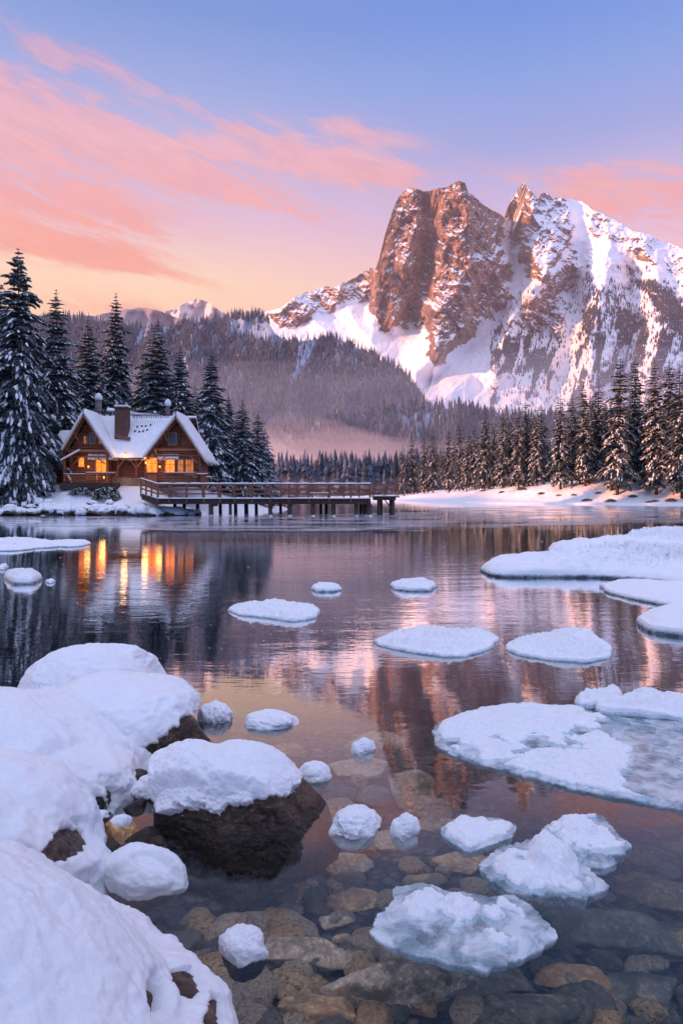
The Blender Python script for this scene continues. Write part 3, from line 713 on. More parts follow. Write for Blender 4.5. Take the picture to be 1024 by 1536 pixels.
# right bank: front line, measured left to right
RTt = [(606,664),(620,646),(636,650),(649,639),(673,641),(689,631),(699,640),(712,633),(727,605),(740,630),(753,609),(766,618),(777,607),(792,598),(805,606),(814,604),(840,585),(857,585),(877,570),(894,567),(925,532),(951,532),(983,537),(1001,536),(1022,546)]
ords = ['first','second','third','fourth','fifth','sixth','seventh','eighth','ninth','tenth','eleventh','twelfth','thirteenth','fourteenth','fifteenth','sixteenth','seventeenth','eighteenth','nineteenth','twentieth','twenty-first','twenty-second','twenty-third','twenty-fourth','last']
def rbY(px): return float(np.interp(px, [400, 600, 640, 700, 760, 840, 920, 1024, 1200], [330, 235, 222, 185, 160, 141, 133, 127, 122]))
for k, (px, ty) in enumerate(RTt):
    Y = rbY(px)+float([0, 5, 2, 7][k % 4]); x = X(px, Y); z = gz(x, Y)-.1; ht = Z(ty, Y)-z
    ex = {20: ', one of the two tallest', 21: ', tallest beside its twin', 16: ', with a lit orange left side', 24: ' at the right picture edge', 8: ', standing above its neighbours', 0: ' nearest the boardwalk end'}.get(k, '')
    tree('bank', k % 8, x, Y, z, ht, trg.uniform(0, 6.28), '%s fir from the left along the snowy bank%s' % (ords[k], ex) if k < 24 else 'tall fir at the right picture edge closing the bank row',
         'firs in the front row of the right bank', wide=1.0 if k < 16 else 1.1)
for k in range(95):                                        # the dense rows behind
    px = 560+trg.random()**.8*540; Y = rbY(px)+trg.uniform(9, 60); x = X(px, Y); z = gz(x, Y)-.1
    top = np.interp(px, [560, 620, 700, 760, 840, 900, 1024, 1100], [692, 672, 655, 635, 618, 600, 590, 585])+trg.uniform(-12, 45)
    ht = max(8, Z(top, Y)-z)
    tree('bank', int(trg.integers(0, 8)), x, Y, z, ht, trg.uniform(0, 6.28), 'frosted fir in the crowded rows behind the front line of the right bank', 'firs in the dense rows behind the front row of the right bank', wide=.95)
# far shore wood seen through the mist
n = 5200; fx = trg.uniform(380, 1000, n); fy = 262+420*trg.uniform(0, 1, n)**1.2; xx_ = (fx-512)*fy/F
gzv = ground_z(xx_[:, None], fy[:, None])[:, 0]; keep = gzv > .4
P = np.stack([xx_, fy, gzv], -1)[keep]
tag(far_trees('far_shore_forest', P, trg.uniform(10, 19, len(P)), TREES_HILL, trg, 7, 7, .15), 'misty wood of slim firs along the far lake shore', 'forest', kind='stuff')
# ------------------------------------------------------------------ lodge: log walls, two steep gables, snowy roof, lit windows
def emit_mat(name, col, st, curtain=None):
    m, t, o = mat(name); c = t.coord('Object'); n = t.noise(t.mapping(c, sc=(6, 6, 1.2)), 1.6, 3, .6)
    cc = t.mix(t.mr(n, .38, .66), col, tuple(v*.35 for v in col))
    e = t.new('ShaderNodeEmission'); t.put(e.inputs[0], cc); e.inputs[1].default_value = st
    gl = pbsdf(t, (.05,.03,.02), .08); a = t.new('ShaderNodeAddShader'); t.l.new(e.outputs[0], a.inputs[0]); t.l.new(gl.outputs[0], a.inputs[1])
    t.l.new(a.outputs[0], o.inputs[0]); return m
LITW = emit_mat('lit_window_glass', (1.0, .19, .010), 1.7)
LITDIM = emit_mat('dim_lit_pane', (.9, .25, .03), .55)
DARKGLASS = plain('reflecting_dark_glass', (.10,.14,.14), .08, 0)
m, t, o = mat('chimney_brick'); c = t.coord('Object'); br = t.new('ShaderNodeTexBrick'); t.put(br.inputs['Vector'], t.mapping(c, rot=(R(90), 0, 0)))
br.inputs['Scale'].default_value = 4.0; br.inputs['Color1'].default_value = (.15,.05,.035,1); br.inputs['Color2'].default_value = (.09,.032,.026,1); br.inputs['Mortar'].default_value = (.16,.12,.11,1)
br.inputs['Mortar Size'].default_value = .03
b = pbsdf(t, t.mix(t.m('MULTIPLY', t.mr(t.noise(c, 3, 4), .4, .7), .6), br.outputs[0], (.08,.03,.025)), .85, t.bump(br.outputs['Fac'], -.01)); t.l.new(b.outputs[0], o.inputs[0]); BRICK = m
STONE = plain('grey_stone', (.20,.17,.16), .85, .03, 3.0)
PLINTH = plain('sandy_plinth_stone', (.38,.27,.18), .85, .04, 2.0)
TIN = plain('rusty_flashing', (.16,.06,.05), .6)
Yc = 66.0
lodge = empty('log_lodge', (X(200, Yc), Yc+2, 2.6))
tag(lodge, 'two-gabled log lodge with snowy roof and glowing windows on the lake bank', 'house')
zE, zP = Z(684, 65), Z(621, 66)                                # eaves, ridge
gabs = [(X(131.5, 65), X(93, 65), X(174, 65), Z(619, 65), Z(686, 65), Z(684, 65)), (X(268, 65), X(221, 65), X(313, 65), Z(623, 65), Z(684, 65), Z(692, 65))]
YF, YB, YW = 64.0, 68.6, 65.3                                  # eave tip front, ridge depth, wall plane
zg = 2.55
def wall_logs(mb, x0f, x1f, y, z0, z1, dz=.26, r=.15):
    z = z0+dz/2
    while z < z1:
        a, b_ = x0f(z), x1f(z)
        if b_-a > .3: mb.tube([(a, y, z), (b_, y, z)], r, 7)
        z += dz
for gi, (xp, xl, xr, zp, zl, zr) in enumerate(gabs):
    wl, wr = xl+.75, xr-.75
    def fl_(z, wl=wl, xp=xp, zp=zp, zl=zl): return wl if z < zl+.7 else min(xp, wl+(z-zl-.7)/(zp-.5-zl-.7)*(xp-wl))
    def fr_(z, wr=wr, xp=xp, zp=zp, zl=zl): return wr if z < zl+.7 else max(xp, wr-(z-zl-.7)/(zp-.5-zl-.7)*(wr-xp))
    mb = MB(); wall_logs(mb, fl_, fr_, YW, zg, zp-.5); mb.prism([(wl+.02, zg), (wr-.02, zg), (wr-.02, zl+.7), (xp, zp-.45), (wl+.02, zl+.7)], YW+.02, YW+.2)
    mb.box(wl, wl+.2, YW+.1, YB-.3, zg, zl+.9); mb.box(wr-.2, wr, YW+.1, YB-.3, zg, zl+.9)
    wl_o = mb.build('wall', LOG, lodge)
    # roof of the wing: two slabs with snow on top
    for sgn, xe, ze in ((-1, xl, zl), (1, xr, zr)):
        rf = MB().slab([(xe, YF, ze-.12), (xp, YF, zp-.12), (xp, YB+.5, zp-.12), (xe, YB+.2, ze-.12)], .10).build('roof', DARKWOOD, lodge)
        # thick snow layer with uneven lower edge
        n = 26; rows = 10; vs = []; fs = []
        for i in range(n+1):
            v = i/n; yv = YF-.10+(YB+.3-YF)*v
            for j in range(rows+1):
                s = j/rows; s2 = -.03+1.03*s; x = xe+(xp-xe)*s2; z = ze+(zp-ze)*s2
                k = .30*min(1, (s+.02)/.08)**.5*(min(1, (v+.001)/.03)**.5)+.05*math.sin(i*1.3+j)*.4
                vs.append((x+sgn*.04, yv, z+max(.02, k)))
        for i in range(n):
            for j in range(rows): a = i*(rows+1)+j; fs.append((a, a+1, a+rows+2, a+rows+1))
        nb_ = len(vs); vs += [(x, y, z-.30) for x, y, z in vs]
        fs += [(a+nb_, d+nb_, c_+nb_, b_+nb_) for a, b_, c_, d in fs]
        edge = [j for j in range(rows+1)]
        for j in range(rows): fs.append((j, j+nb_, j+1+nb_, j+1))
        for i in range(n): a = i*(rows+1); fs.append((a, a+rows+1, a+rows+1+nb_, a+nb_))
        MB().add(vs, fs).build('roof_snow', SNOW_FAR, rf, smooth=True)
    # barge boards, collar beam, posts, brackets
    mb = MB(); mb.bar((xl-.05, YF-.04, zl-.22), (xp, YF-.04, zp-.20), .09, .34, up=(0, 1, 0)); b1 = MB()
    MB().bar((xl, YF-.05, zl-.10), (xp+.03, YF-.05, zp-.12), .30, .07, up=(0, 1, 0)).build('barge_board', TRIM, lodge)
    MB().bar((xr, YF-.05, zr-.10), (xp-.03, YF-.05, zp-.12), .30, .07, up=(0, 1, 0)).build('barge_board', TRIM, lodge)
    for xa, za in ((xl, zl), (xr, zr)):                        # second, inner rafter
        MB().bar((xa+(xp-xa)*.06, YF+.5, za+(zp-za)*.06-.38), (xp, YF+.5, zp-.45), .22, .10, up=(0, 1, 0)).build('rafter', TIMBER, lodge)
    for q in (.30, .62):
        for xa, za in ((xl, zl), (xr, zr)):
            x_, z_ = xa+(xp-xa)*q, za+(zp-za)*q-.42
            MB().bar((x_, YF+.05, z_), (x_, YW, z_), .16, .16).build('purlin_end', TIMBER, lodge, .02)
            MB().bar((x_, YF+.35, z_-.08), (x_, YW-.12, z_-.62), .12, .12).build('bracket', TRIM, lodge)
    MB().bar((wl-.1, YW-.22, zl+.62), (wr+.1, YW-.22, zl+.62), .16, .20, up=(0, 0, 1)).build('cross_beam', TRIM, lodge, .01)
    MB().bar((wl-.1, YW-.20, zl+.05), (wr+.1, YW-.20, zl+.05), .14, .18, up=(0, 0, 1)).build('cross_beam', TIMBER, lodge, .01)
    for xx2 in (wl+.08, wr-.08): MB().bar((xx2, YW-.20, zg), (xx2, YW-.20, zl+.6), .22, .22, up=(0, 1, 0)).build('corner_post', TIMBER, lodge, .015)
    for xx2, s_ in ((wl+.3, 1), (wr-.3, -1)): MB().bar((xx2, YW-.24, zl-.65), (xx2+s_*.7, YW-.24, zl), .12, .12, up=(0, 1, 0)).build('brace', TRIM, lodge)
# main body between and behind the wings
xa, xb = gabs[0][0], gabs[1][0]
mb = MB(); wall_logs(mb, lambda z: gabs[0][2]-.85, lambda z: gabs[1][1]+.85, 66.6, zg+.9, zE); mb.box(gabs[0][2]-.9, gabs[1][1]+.9, 66.66, 66.9, zg, zE)
mb.build('wall', TIMBER, lodge)
MB().box(gabs[0][2]-.8, gabs[1][1]+.95, 66.2, 66.7, zg-.2, Z(716, 66)).build('plinth', PLINTH, lodge, .03)
rf = MB().slab([(xa, 65.1, zE-.30), (xb, 65.1, zE-.30), (xb, YB, zP-.22), (xa, YB, zP-.22)], .10).slab([(xa-.9, YB, zP-.20), (xb+.9, YB, zP-.20), (xb+.9, 72.5, zE), (xa-.9, 72.5, zE)], .1).build('roof', DARKWOOD, lodge)
n = 40; rows = 16; vs = []; fs = []
for i in range(n+1):
    x = xa+(xb-xa)*i/n
    for j in range(rows+1):
        s = j/rows; s2 = -.02+1.02*s; z = zE-.22+(zP-zE+.05)*s2; sag = .05*math.sin(i*.9+j*1.7)+.04*math.sin(i*2.3)
        vs.append((x, 65.1+(YB-65.1)*s2, z+.10+.20*min(1, (s+.01)/.06)**.5+sag*.5))
for i in range(n):
    for j in range(rows): a = i*(rows+1)+j; fs.append((a, a+rows+1, a+rows+2, a+1))
nb_ = len(vs); vs += [(x, y, z-.26) for x, y, z in vs]; fs += [(a+nb_, d+nb_, c_+nb_, b_+nb_) for a, b_, c_, d in fs]
for i in range(n): a = i*(rows+1); fs.append((a, a+nb_, a+rows+1+nb_, a+rows+1))
MB().add(vs, fs).build('roof_snow', SNOW_FAR, rf, smooth=True)
MB().slab([(xa-.9, YB, zP-.02), (xb+.9, YB, zP-.02), (xb+.9, 72.5, zE+.18), (xa-.9, 72.5, zE+.18)], .22).build('roof_snow', SNOW_FAR, rf)
MB().bar((gabs[0][2]-.3, 65.02, zE-.25), (gabs[1][1]+.3, 65.02, zE-.25), .10, .16).build('gutter', DARKWOOD, lodge)
# snow guards along the ridge and the melted holes in the snow
for x0_, x1_, py, nq in ((147, 182, 620, 14), (200, 254, 625, 22)):
    mb = MB()
    for i in range(nq):
        px = x0_+(x1_-x0_)*i/(nq-1); yq = 67.6; mb.box(X(px, yq)-.035, X(px, yq)+.035, yq-.05, yq, Z(py, yq)-.10-(i % 3)*.03, Z(py, yq)+.22)
    mb.bar((X(x0_, 67.6), 67.62, Z(py, 67.6)+.16), (X(x1_, 67.6), 67.62, Z(py, 67.6)+.16), .05, .05)
    mb.build('snow_guard', METAL, lodge)
for px, py in [(203,650),(209,651),(215,650),(221,648),(206,643),(213,642),(219,642),(226,640)]:
    yq = 65.1+(YB-65.1)*((Z(py, 67.8)-zE)/(zP-zE)); zq = zE-.22+(zP-zE+.05)*((yq-65.1)/(YB-65.1))+.34
    sl = (zP-zE)/(YB-65.1); bm_ = MB(); bm_.add([(X(px, yq)+dx_, yq+dy_, zq+dy_*sl+dz_) for dz_ in (0, .05) for dx_, dy_ in ((-.10, -.06), (.06, -.07), (.10, .04), (-.04, .07))], [(0,3,2,1),(4,5,6,7),(0,1,5,4),(1,2,6,5),(2,3,7,6),(3,0,4,7)])
    bm_.build('roof_tile', METAL, rf)
# chimneys
ch = MB().box(X(172, 66.5), X(191, 66.5), 66.5, 67.5, Z(660, 66.5), Z(613, 66.5)).build('chimney', BRICK, lodge, .02)
MB().box(X(171, 66.4), X(192, 66.4), 66.35, 67.6, Z(613, 66.5), Z(610.5, 66.5)).build('chimney_cap', DARKWOOD, ch, .02)
cs = MB().box(X(171.3, 66.4), X(191.7, 66.4), 66.37, 67.58, Z(610.5, 66.5), Z(607.5, 66.5)).build('chimney_snow', SNOW_FAR, ch, .07, True)
MB().slab([(X(170, 66), 66.2, Z(655, 66.2)), (X(194, 66), 66.2, Z(661, 66.2)), (X(194, 66), 66.5, Z(656, 66.2)), (X(170, 66), 66.5, Z(650, 66.2))], .05).build('flashing', TIN, ch)
MB().bar((X(191, 65.9), 65.75, Z(684, 65.8)), (X(189, 65.9), 67.0, Z(663, 67)), .10, .05).build('downpipe', TIN, lodge)
for pxa, pyt, pyb, r_, cap in ((148, 600, 626, .32, .42), (252, 609, 622, .20, .36)):
    yq = 71.5; cx_ = X(pxa, yq)
    c2_ = MB().tube([(cx_, yq, Z(pyb, yq)-.6), (cx_, yq, Z(pyt, yq))], [r_*1.15, r_], 12).build('round_chimney', STONE, lodge, smooth=True)
    zt = Z(pyt, yq); MB().tube([(cx_, yq, zt-.02), (cx_, yq, zt+.12), (cx_, yq, zt+.38), (cx_, yq, zt+.62), (cx_, yq, zt+.74)], [r_*1.1, cap, cap*.95, cap*.55, .05], 14).build('snow_cap', SNOW_FAR, c2_, smooth=True)
MB().add([(X(243, 71.8), 71.8, Z(625, 71.8)), (X(262, 71.8), 71.8, Z(625, 71.8)), (X(252, 71.8), 71.8, Z(612, 71.8)), (X(243, 73), 73, Z(625, 71.8)), (X(262, 73), 73, Z(625, 71.8)), (X(252, 73), 73, Z(612, 71.8))], [(0,1,2),(3,5,4),(0,2,5,3),(1,4,5,2)]).build('cupola', TIN, lodge)
MB().slab([(X(160, 74), 74, Z(618, 74)), (X(240, 74), 74, Z(625, 74)), (X(225, 76), 76, Z(622, 74)), (X(162, 76), 76, Z(611, 74))], .25).build('rear_roof_snow', SNOW_FAR, lodge)
# windows: frame > pane, bars
def window(x0, x1, y0p, y1p, yq, m, bars=1, name='window', shutters=False, lab=None):
    xa_, xb_, z0_, z1_ = X(x0, yq), X(x1, yq), Z(y1p, yq), Z(y0p, yq); f = .09
    mb = MB(); mb.box(xa_-f, xa_, yq-.10, yq+.10, z0_-f, z1_+f); mb.box(xb_, xb_+f, yq-.10, yq+.10, z0_-f, z1_+f)
    mb.box(xa_, xb_, yq-.095, yq+.10, z1_, z1_+f); mb.box(xa_, xb_, yq-.12, yq+.10, z0_-f, z0_)
    fr_o = mb.build(name, TRIM, lodge, .008)
    if lab: fr_o['label'] = lab
    MB().box(xa_, xb_, yq-.02, yq+.03, z0_, z1_).build('pane', m, fr_o)
    mb = MB()
    for i in range(1, bars+1): q = xa_+(xb_-xa_)*i/(bars+1); mb.box(q-.025, q+.025, yq-.06, yq-.022, z0_, z1_)
    mb.box(xa_, xb_, yq-.055, yq-.024, z0_+(z1_-z0_)*.62-.02, z0_+(z1_-z0_)*.62+.02); mb.build('glazing_bar', TIMBER, fr_o)
    if shutters:
        for q0, q1 in ((xa_-.42, xa_-f-.01), (xb_+f+.01, xb_+.42)): MB().box(q0, q1, yq-.08, yq-.03, z0_-.05, z1_+.05).build('shutter', DARKWOOD, fr_o, .01)
    return fr_o
yw = YW-.19
window(145, 160, 685, 709, yw, LITW, 1, lab='tall glowing window of the left gable')
window(119, 126.5, 686, 700, yw, LITW, 0, lab='small glowing window at the left porch')
window(249, 262, 689, 709, yw, LITW, 1, lab='glowing window of the right gable')
window(254, 264.5, 650, 667, yw, DARKGLASS, 1, shutters=True, lab='dark upper window of the right gable')
window(136, 143, 650, 665, yw, DARKGLASS, 0, shutters=True, lab='dark upper window of the left gable')
window(148, 152, 655, 665, yw, LITDIM, 0, lab='faintly lit pane beside the upper left window')
window(127, 131, 655, 665, yw, LITDIM, 0)
window(267.5, 275, 690, 709, yw, LITDIM, 0); window(279, 290, 690, 712, yw, LITDIM, 2)
dr = window(221.5, 235.5, 687, 708, 65.0, LITW, 1, 'door', lab='glowing glazed door between the gables')
MB().box(X(221, 65), X(236, 65), 65.02, 65.1, zg, Z(709, 65)).build('door_panel', TIMBER, dr, .01)
MB().box(X(234, 65), X(235, 65), 64.9, 65.0, Z(711, 65), Z(710, 65)).build('handle', METAL, dr)
# dry stone and timber braces under the valley eave
for a_, b_ in (((177, 715), (177, 688)), ((205, 715), (205, 688)), ((219, 722), (219, 688))): MB().bar((X(a_[0], 65.9), 65.9, Z(a_[1], 65.9)), (X(b_[0], 65.9), 65.9, Z(b_[1], 65.9)), .18, .18, up=(0, 1, 0)).build('corner_post', TIMBER, lodge, .01)
for a_, b_ in (((205, 702), (214, 690)), ((205, 702), (196, 690)), ((177, 702), (186, 690))): MB().bar((X(a_[0], 65.85), 65.85, Z(a_[1], 65.85)), (X(b_[0], 65.85), 65.85, Z(b_[1], 65.85)), .12, .12, up=(0, 1, 0)).build('brace', TRIM, lodge)
# left annex and its lean-to porch roof
ax0, ax1 = X(66, 69), X(112, 69); az1 = Z(650, 70.5); az0 = Z(689, 66.6)
MB().box(X(74, 67.4), X(112, 67.4), 67.4, 73, zg-.3, az0+.1).build('annex_wall', DARKWOOD, lodge)
mb = MB(); wall_logs(mb, lambda z: X(74, 67.4), lambda z: X(108, 67.4), 67.35, zg-.2, az0); mb.build('annex_wall', LOG, lodge)
rf = MB().slab([(X(71, 66.6), 66.6, az0), (X(112, 66.6), 66.6, az0), (X(118, 70.5), 70.5, az1), (X(92, 70.5), 70.5, az1)], .1).build('annex_roof', DARKWOOD, lodge)
MB().slab([(X(70, 66.5), 66.5, az0+.12), (X(112, 66.5), 66.5, az0+.12), (X(118, 70.5), 70.5, az1+.12), (X(91.5, 70.5), 70.5, az1+.12)], .26).build('roof_snow', SNOW_FAR, rf, .06)
rf = MB().slab([(X(92, 63.8), 63.8, Z(692, 63.8)), (X(121, 64.6), 64.4, Z(676, 64.4)), (X(121, 65.2), 65.2, Z(676, 65.2)), (X(92, 65.2), 65.2, Z(692, 65.2))], .08).build('porch_roof', TRIM, lodge)
MB().slab([(X(91.5, 63.7), 63.7, Z(691, 63.7)), (X(121, 64.4), 64.4, Z(675, 64.4)), (X(121, 65.2), 65.2, Z(675, 65.2)), (X(92, 65.2), 65.2, Z(691, 65.2))], .16).build('roof_snow', SNOW_FAR, rf, .03)
MB().bar((X(97, 64), 64.0, 2.3), (X(97, 64), 64.0, Z(691, 64)), .16, .16, up=(0, 1, 0)).build('porch_post', TIMBER, lodge)
# porches and their railings
MB().box(X(95, 64), X(175, 64), 63.2, 65.2, 2.3, Z(724, 63.6)).build('porch_floor', DARKWOOD, lodge, .02)
def railing(xp0, xp1, yq, pt, pb, n, m, parent, step=.16):
    mb = MB(); x0_, x1_ = X(xp0, yq), X(xp1, yq)
    for i in range(n+1): x = x0_+(x1_-x0_)*i/n; mb.box(x-.06, x+.06, yq-.06, yq+.06, Z(pb, yq), Z(pt, yq))
    mb.bar((x0_, yq-.07, Z(pt, yq)), (x1_, yq-.07, Z(pt, yq)), .10, .12); mb.bar((x0_, yq-.07, Z(pb, yq)+.12), (x1_, yq-.07, Z(pb, yq)+.12), .06, .08)
    x = x0_+step
    while x < x1_: mb.box(x-.022, x+.022, yq-.085, yq-.05, Z(pb, yq)+.12, Z(pt, yq)-.05); x += step
    ro = mb.build('railing', m, parent); s_ = MB().box(x0_, x1_, yq-.13, yq-.01, Z(pt, yq)+.062, Z(pt, yq)+.12).build('rail_snow', SNOW_FAR, ro, .03); return ro
railing(97, 130, 63.3, 712, 723, 2, TIMBER, lodge); railing(130, 174, 63.1, 710, 722, 3, TIMBER, lodge, .22)
railing(247, 294, 63.4, 710, 724, 4, RAILWOOD, lodge, .15)
MB().box(X(243, 64), X(320, 64), 63.3, 65.6, Z(728, 64), Z(724, 63.6)).build('terrace', DARKWOOD, lodge, .02)
# lamps
def lantern(px, py, yq, e, label):
    lo = empty('lantern', (X(px, yq), yq, Z(py, yq))); tag(lo, label, 'lamp', 'warm outdoor lamps of the lodge')
    x, y, z = lo.location
    MB().tube([(x, y, z-.10), (x, y, z+.10)], .075, 8).build('lamp_glass', emit_mat('lamp_glow', (1, .42, .08), 2.5), lo)
    mb = MB(); mb.tube([(x, y, z+.10), (x, y, z+.20)], [.12, .02], 8); mb.bar((x, y, z+.16), (x, y+.30, z+.16), .03, .03); mb.build('lamp_cap', METAL, lo)
    L = bpy.data.lights.new('lantern_light', 'POINT'); L.energy = e*.17; L.color = (1, .48, .15); L.shadow_soft_size = .30
    Lo = bpy.data.objects.new('lantern_light', L); COL.objects.link(Lo); Lo.parent = lo; Lo.location = (0, -.34, -.02)
lantern(188, 681.5, 64.85, 110, 'bright lantern under the valley eave between the two gables')
lantern(219, 694, 64.9, 120, 'lantern on the post left of the glowing door')
lantern(156, 716, 63.9, 170, 'lantern low on the porch under the tall left window')
lantern(240, 700, 64.7, 70, 'lantern on the wall right of the glowing door')
lantern(133, 700, 64.7, 60, 'lantern on the wall between the two left ground-floor windows')
# terrace furniture
def table(px, py, yq, label):
    tb = empty('patio_table', (X(px, yq), yq, Z(723.5, yq))); tag(tb, label, 'table')
    x, y, z = tb.location; MB().box(x-.55, x+.55, y-.35, y+.35, z+.70, z+.75).build('table_top', RAILWOOD, tb, .01)
    for sx_ in (-.48, .48):
        for sy_ in (-.28, .28): MB().bar((x+sx_, y+sy_, z), (x+sx_*.95, y+sy_, z+.7), .06, .06, up=(0, 1, 0)).build('leg', RAILWOOD, tb)
    MB().box(x-.53, x+.53, y-.33, y+.33, z+.752, z+.86).build('snow_layer', SNOW_FAR, tb, .045, True)
def chair(px, yq, rz, label):
    cb = empty('patio_chair', (X(px, yq), yq, Z(723.5, yq))); tag(cb, label, 'chair', 'wooden chairs on the terrace')
    x, y, z = cb.location; c_, s_ = math.cos(rz), math.sin(rz)
    def q(a, b_, h): return (x+a*c_-b_*s_, y+a*s_+b_*c_, z+h)
    MB().bar(q(-.22, 0, .44), q(.22, 0, .44), .46, .05).build('seat', RAILWOOD, cb)
    mb = MB()
    for a in (-.19, -.07, .07, .19): mb.bar(q(a, .22, .46), q(a, .34, .98), .08, .03, up=(c_, s_, 0))
    mb.bar(q(-.24, .33, .95), q(.24, .33, .95), .04, .10); mb.build('backrest', RAILWOOD, cb)
    for a, b_ in ((-.2, -.2), (.2, -.2), (-.2, .2), (.2, .2)): MB().bar(q(a, b_, 0), q(a, b_, .43), .05, .05, up=(0, 1, 0)).build('leg', RAILWOOD, cb)
    MB().bar(q(-.2, -.01, .52), q(.2, -.01, .52), .40, .10).build('snow_layer', SNOW_FAR, cb, .04, True)
table(303, 712, 64.2, 'small snow-topped wooden table at the corner of the lodge terrace')
chair(313, 63.9, .6, 'wooden terrace chair just right of the snowy table'); chair(294, 64.3, -.7, 'wooden terrace chair between the railing and the table')

# ------------------------------------------------------------------ boardwalk on piles
pier = empty('boardwalk', (X(390, 58), 58, 0)); tag(pier, 'long wooden boardwalk on piles with a snow-dusted railing, reaching out from the lodge', 'boardwalk')
yf, yb2 = 57.4, 60.2; zd = Z(748, 57.4)                       # front edge, back edge, deck level
x0, x1 = X(236, yf), X(556, yf); zt = zd+.02
MB().box(x0, x1, yf+.03, yb2, zd-.09, zd).build('deck', PIERWOOD, pier)
mb = MB(); 
for k in range(90):
    xx_ = x0+(x1-x0)*k/90; mb.box(xx_, xx_+(x1-x0)/90-.02, yf-.10, yf+.028, zd-.075, zd-.01)
mb.build('plank_ends', PIERWOOD, pier)
vs = []; fs = []; n = 160
prf = [(-.13, .0), (-.14, .05), (-.08, .10), (.3, .11), (1.5, .05), (yb2-yf, .10), (yb2-yf+.05, 0)]
rs = random.Random(5)
for i in range(n+1):
    w_ = .6+.5*abs(math.sin(i*.37+math.sin(i*.11)*3))+rs.uniform(-.15, .15)
    for a, b_ in prf: vs.append((x0+(x1-x0)*i/n, yf+a+(.03*math.sin(i*.8) if a < 0 else 0), zd+.004+b_*w_*.85))
k_ = len(prf)
for i in range(n):
    for j in range(k_-1): fs.append((i*k_+j, (i+1)*k_+j, (i+1)*k_+j+1, i*k_+j+1))
MB().add(vs, fs).build('deck_snow', SNOW_FAR, pier, smooth=True)
# approach ramp from the bank
xr0 = X(217, 61.5)
MB().slab([(xr0, 60.4, zd+.35), (x0-.004, yf, zd-.09), (x0-.004, yb2, zd-.09), (xr0, 63.4, zd+.35)], .09).build('ramp', PIERWOOD, pier)
MB().slab([(xr0, 60.35, zd+.446), (x0-.004, yf-.05, zd+.004), (x0-.004, yb2, zd+.004), (xr0, 63.4, zd+.446)], .08).build('ramp_snow', SNOW_FAR, pier)
MB().slab([(xr0, 60.45, zd-.05), (x0, yf+.04, zd-.62), (x0, yf+.24, zd-.62), (xr0, 60.65, zd-.05)], .5).build('stringer', DARKWOOD, pier)
for yq, nm in ((yf+.05, 'f'), (yf+1.4, 'm'), (yb2-.25, 'b')): MB().box(x0, x1, yq, yq+.2, zd-.46, zd-.092).build('stringer', DARKWOOD, pier, .01)
for px, yq, hw in [(316,57.5,.22),(405,57.5,.19),(420.5,59.9,.14),(434,57.5,.21),(369,59.9,.2),(353,60.0,.17),(469,57.6,.19),(481,59.9,.15),(489,59.9,.16),(500,57.5,.2),(534,57.7,.18),(541,59.9,.17),(547,58.6,.2),(554,57.5,.24),(296,59.8,.18),(330,60,.16),(262,59,.17),(276,60,.18),(384,60.0,.16),(345,57.6,.15)]:
    x = X(px, yq); mb = MB(); hx = hw*.9
    mb.tube([(x, yq+.1, -3.2), (x+.02, yq+.1, -.02), (x, yq+.1, zd-.46)], [hx*1.1, hx*1.05, hx], 9); po = mb.build('pile', PIERWOOD if yq < 58 else DARKWOOD, pier, smooth=True)
    MB().tube([(x+.02, yq+.1, -.05), (x+.02, yq+.1, .05), (x, yq+.1, .09)], [hx*1.12, hx*1.16, hx*1.02], 9).build('ice_collar', SNOW_FAR, po, smooth=True)
for px in (316, 405, 434, 500, 554): x = X(px, 57.5); MB().bar((x, yf-.05, zd-.56), (x, yb2+.05, zd-.56), .26, .22).build('cross_beam', DARKWOOD, pier)
zr_ = Z(726.5, yf)
def post(x, y, z0_, z1_, w_=.13): return MB().box(x-w_/2, x+w_/2, y-w_/2, y+w_/2, z0_, z1_).build('rail_post', RAILWOOD, pier, .008)
fpx = [237,254,280,306,330.5,351.5,378,405,433.5,463.5,494,526,554.5]
for i, px in enumerate(fpx): post(X(px, yf), yf+.02, zd-.30, zr_-.03, .17 if px in (330.5, 433.5) else .15)
for i in range(13): x = x0+(x1-x0)*(i+.35)/13; post(x, yb2-.05, zd-.1, zr_-.02, .12)
for yq, s_ in ((yf-.09, 1), (yb2-.18, 1)):
    MB().bar((x0, yq+.1, zr_+.02), (x1+.05, yq+.1, zr_+.02), .20, .07).build('top_rail', RAILWOOD, pier, .01)
    MB().bar((x0, yq, zr_-.42), (x1, yq, zr_-.42), .05, .15).build('mid_rail', RAILWOOD, pier)
    MB().bar((x0, yq, zr_-.80), (x1, yq, zr_-.80), .05, .12).build('low_rail', RAILWOOD, pier)
    rs = random.Random(8); vs = []; fs = []
    for i in range(141):
        h_ = .05+.05*abs(math.sin(i*.31))+rs.uniform(0, .02)
        for a, b_ in ((-.10, 0), (-.09, h_*.7), (0, h_), (.09, h_*.7), (.10, 0)): vs.append((x0+(x1-x0)*i/140, yq+.1+a, zr_+.056+b_))
    for i in range(140):
        for j in range(4): fs.append((i*5+j, (i+1)*5+j, (i+1)*5+j+1, i*5+j+1))
    MB().add(vs, fs).build('rail_snow', SNOW_FAR, pier, smooth=True)
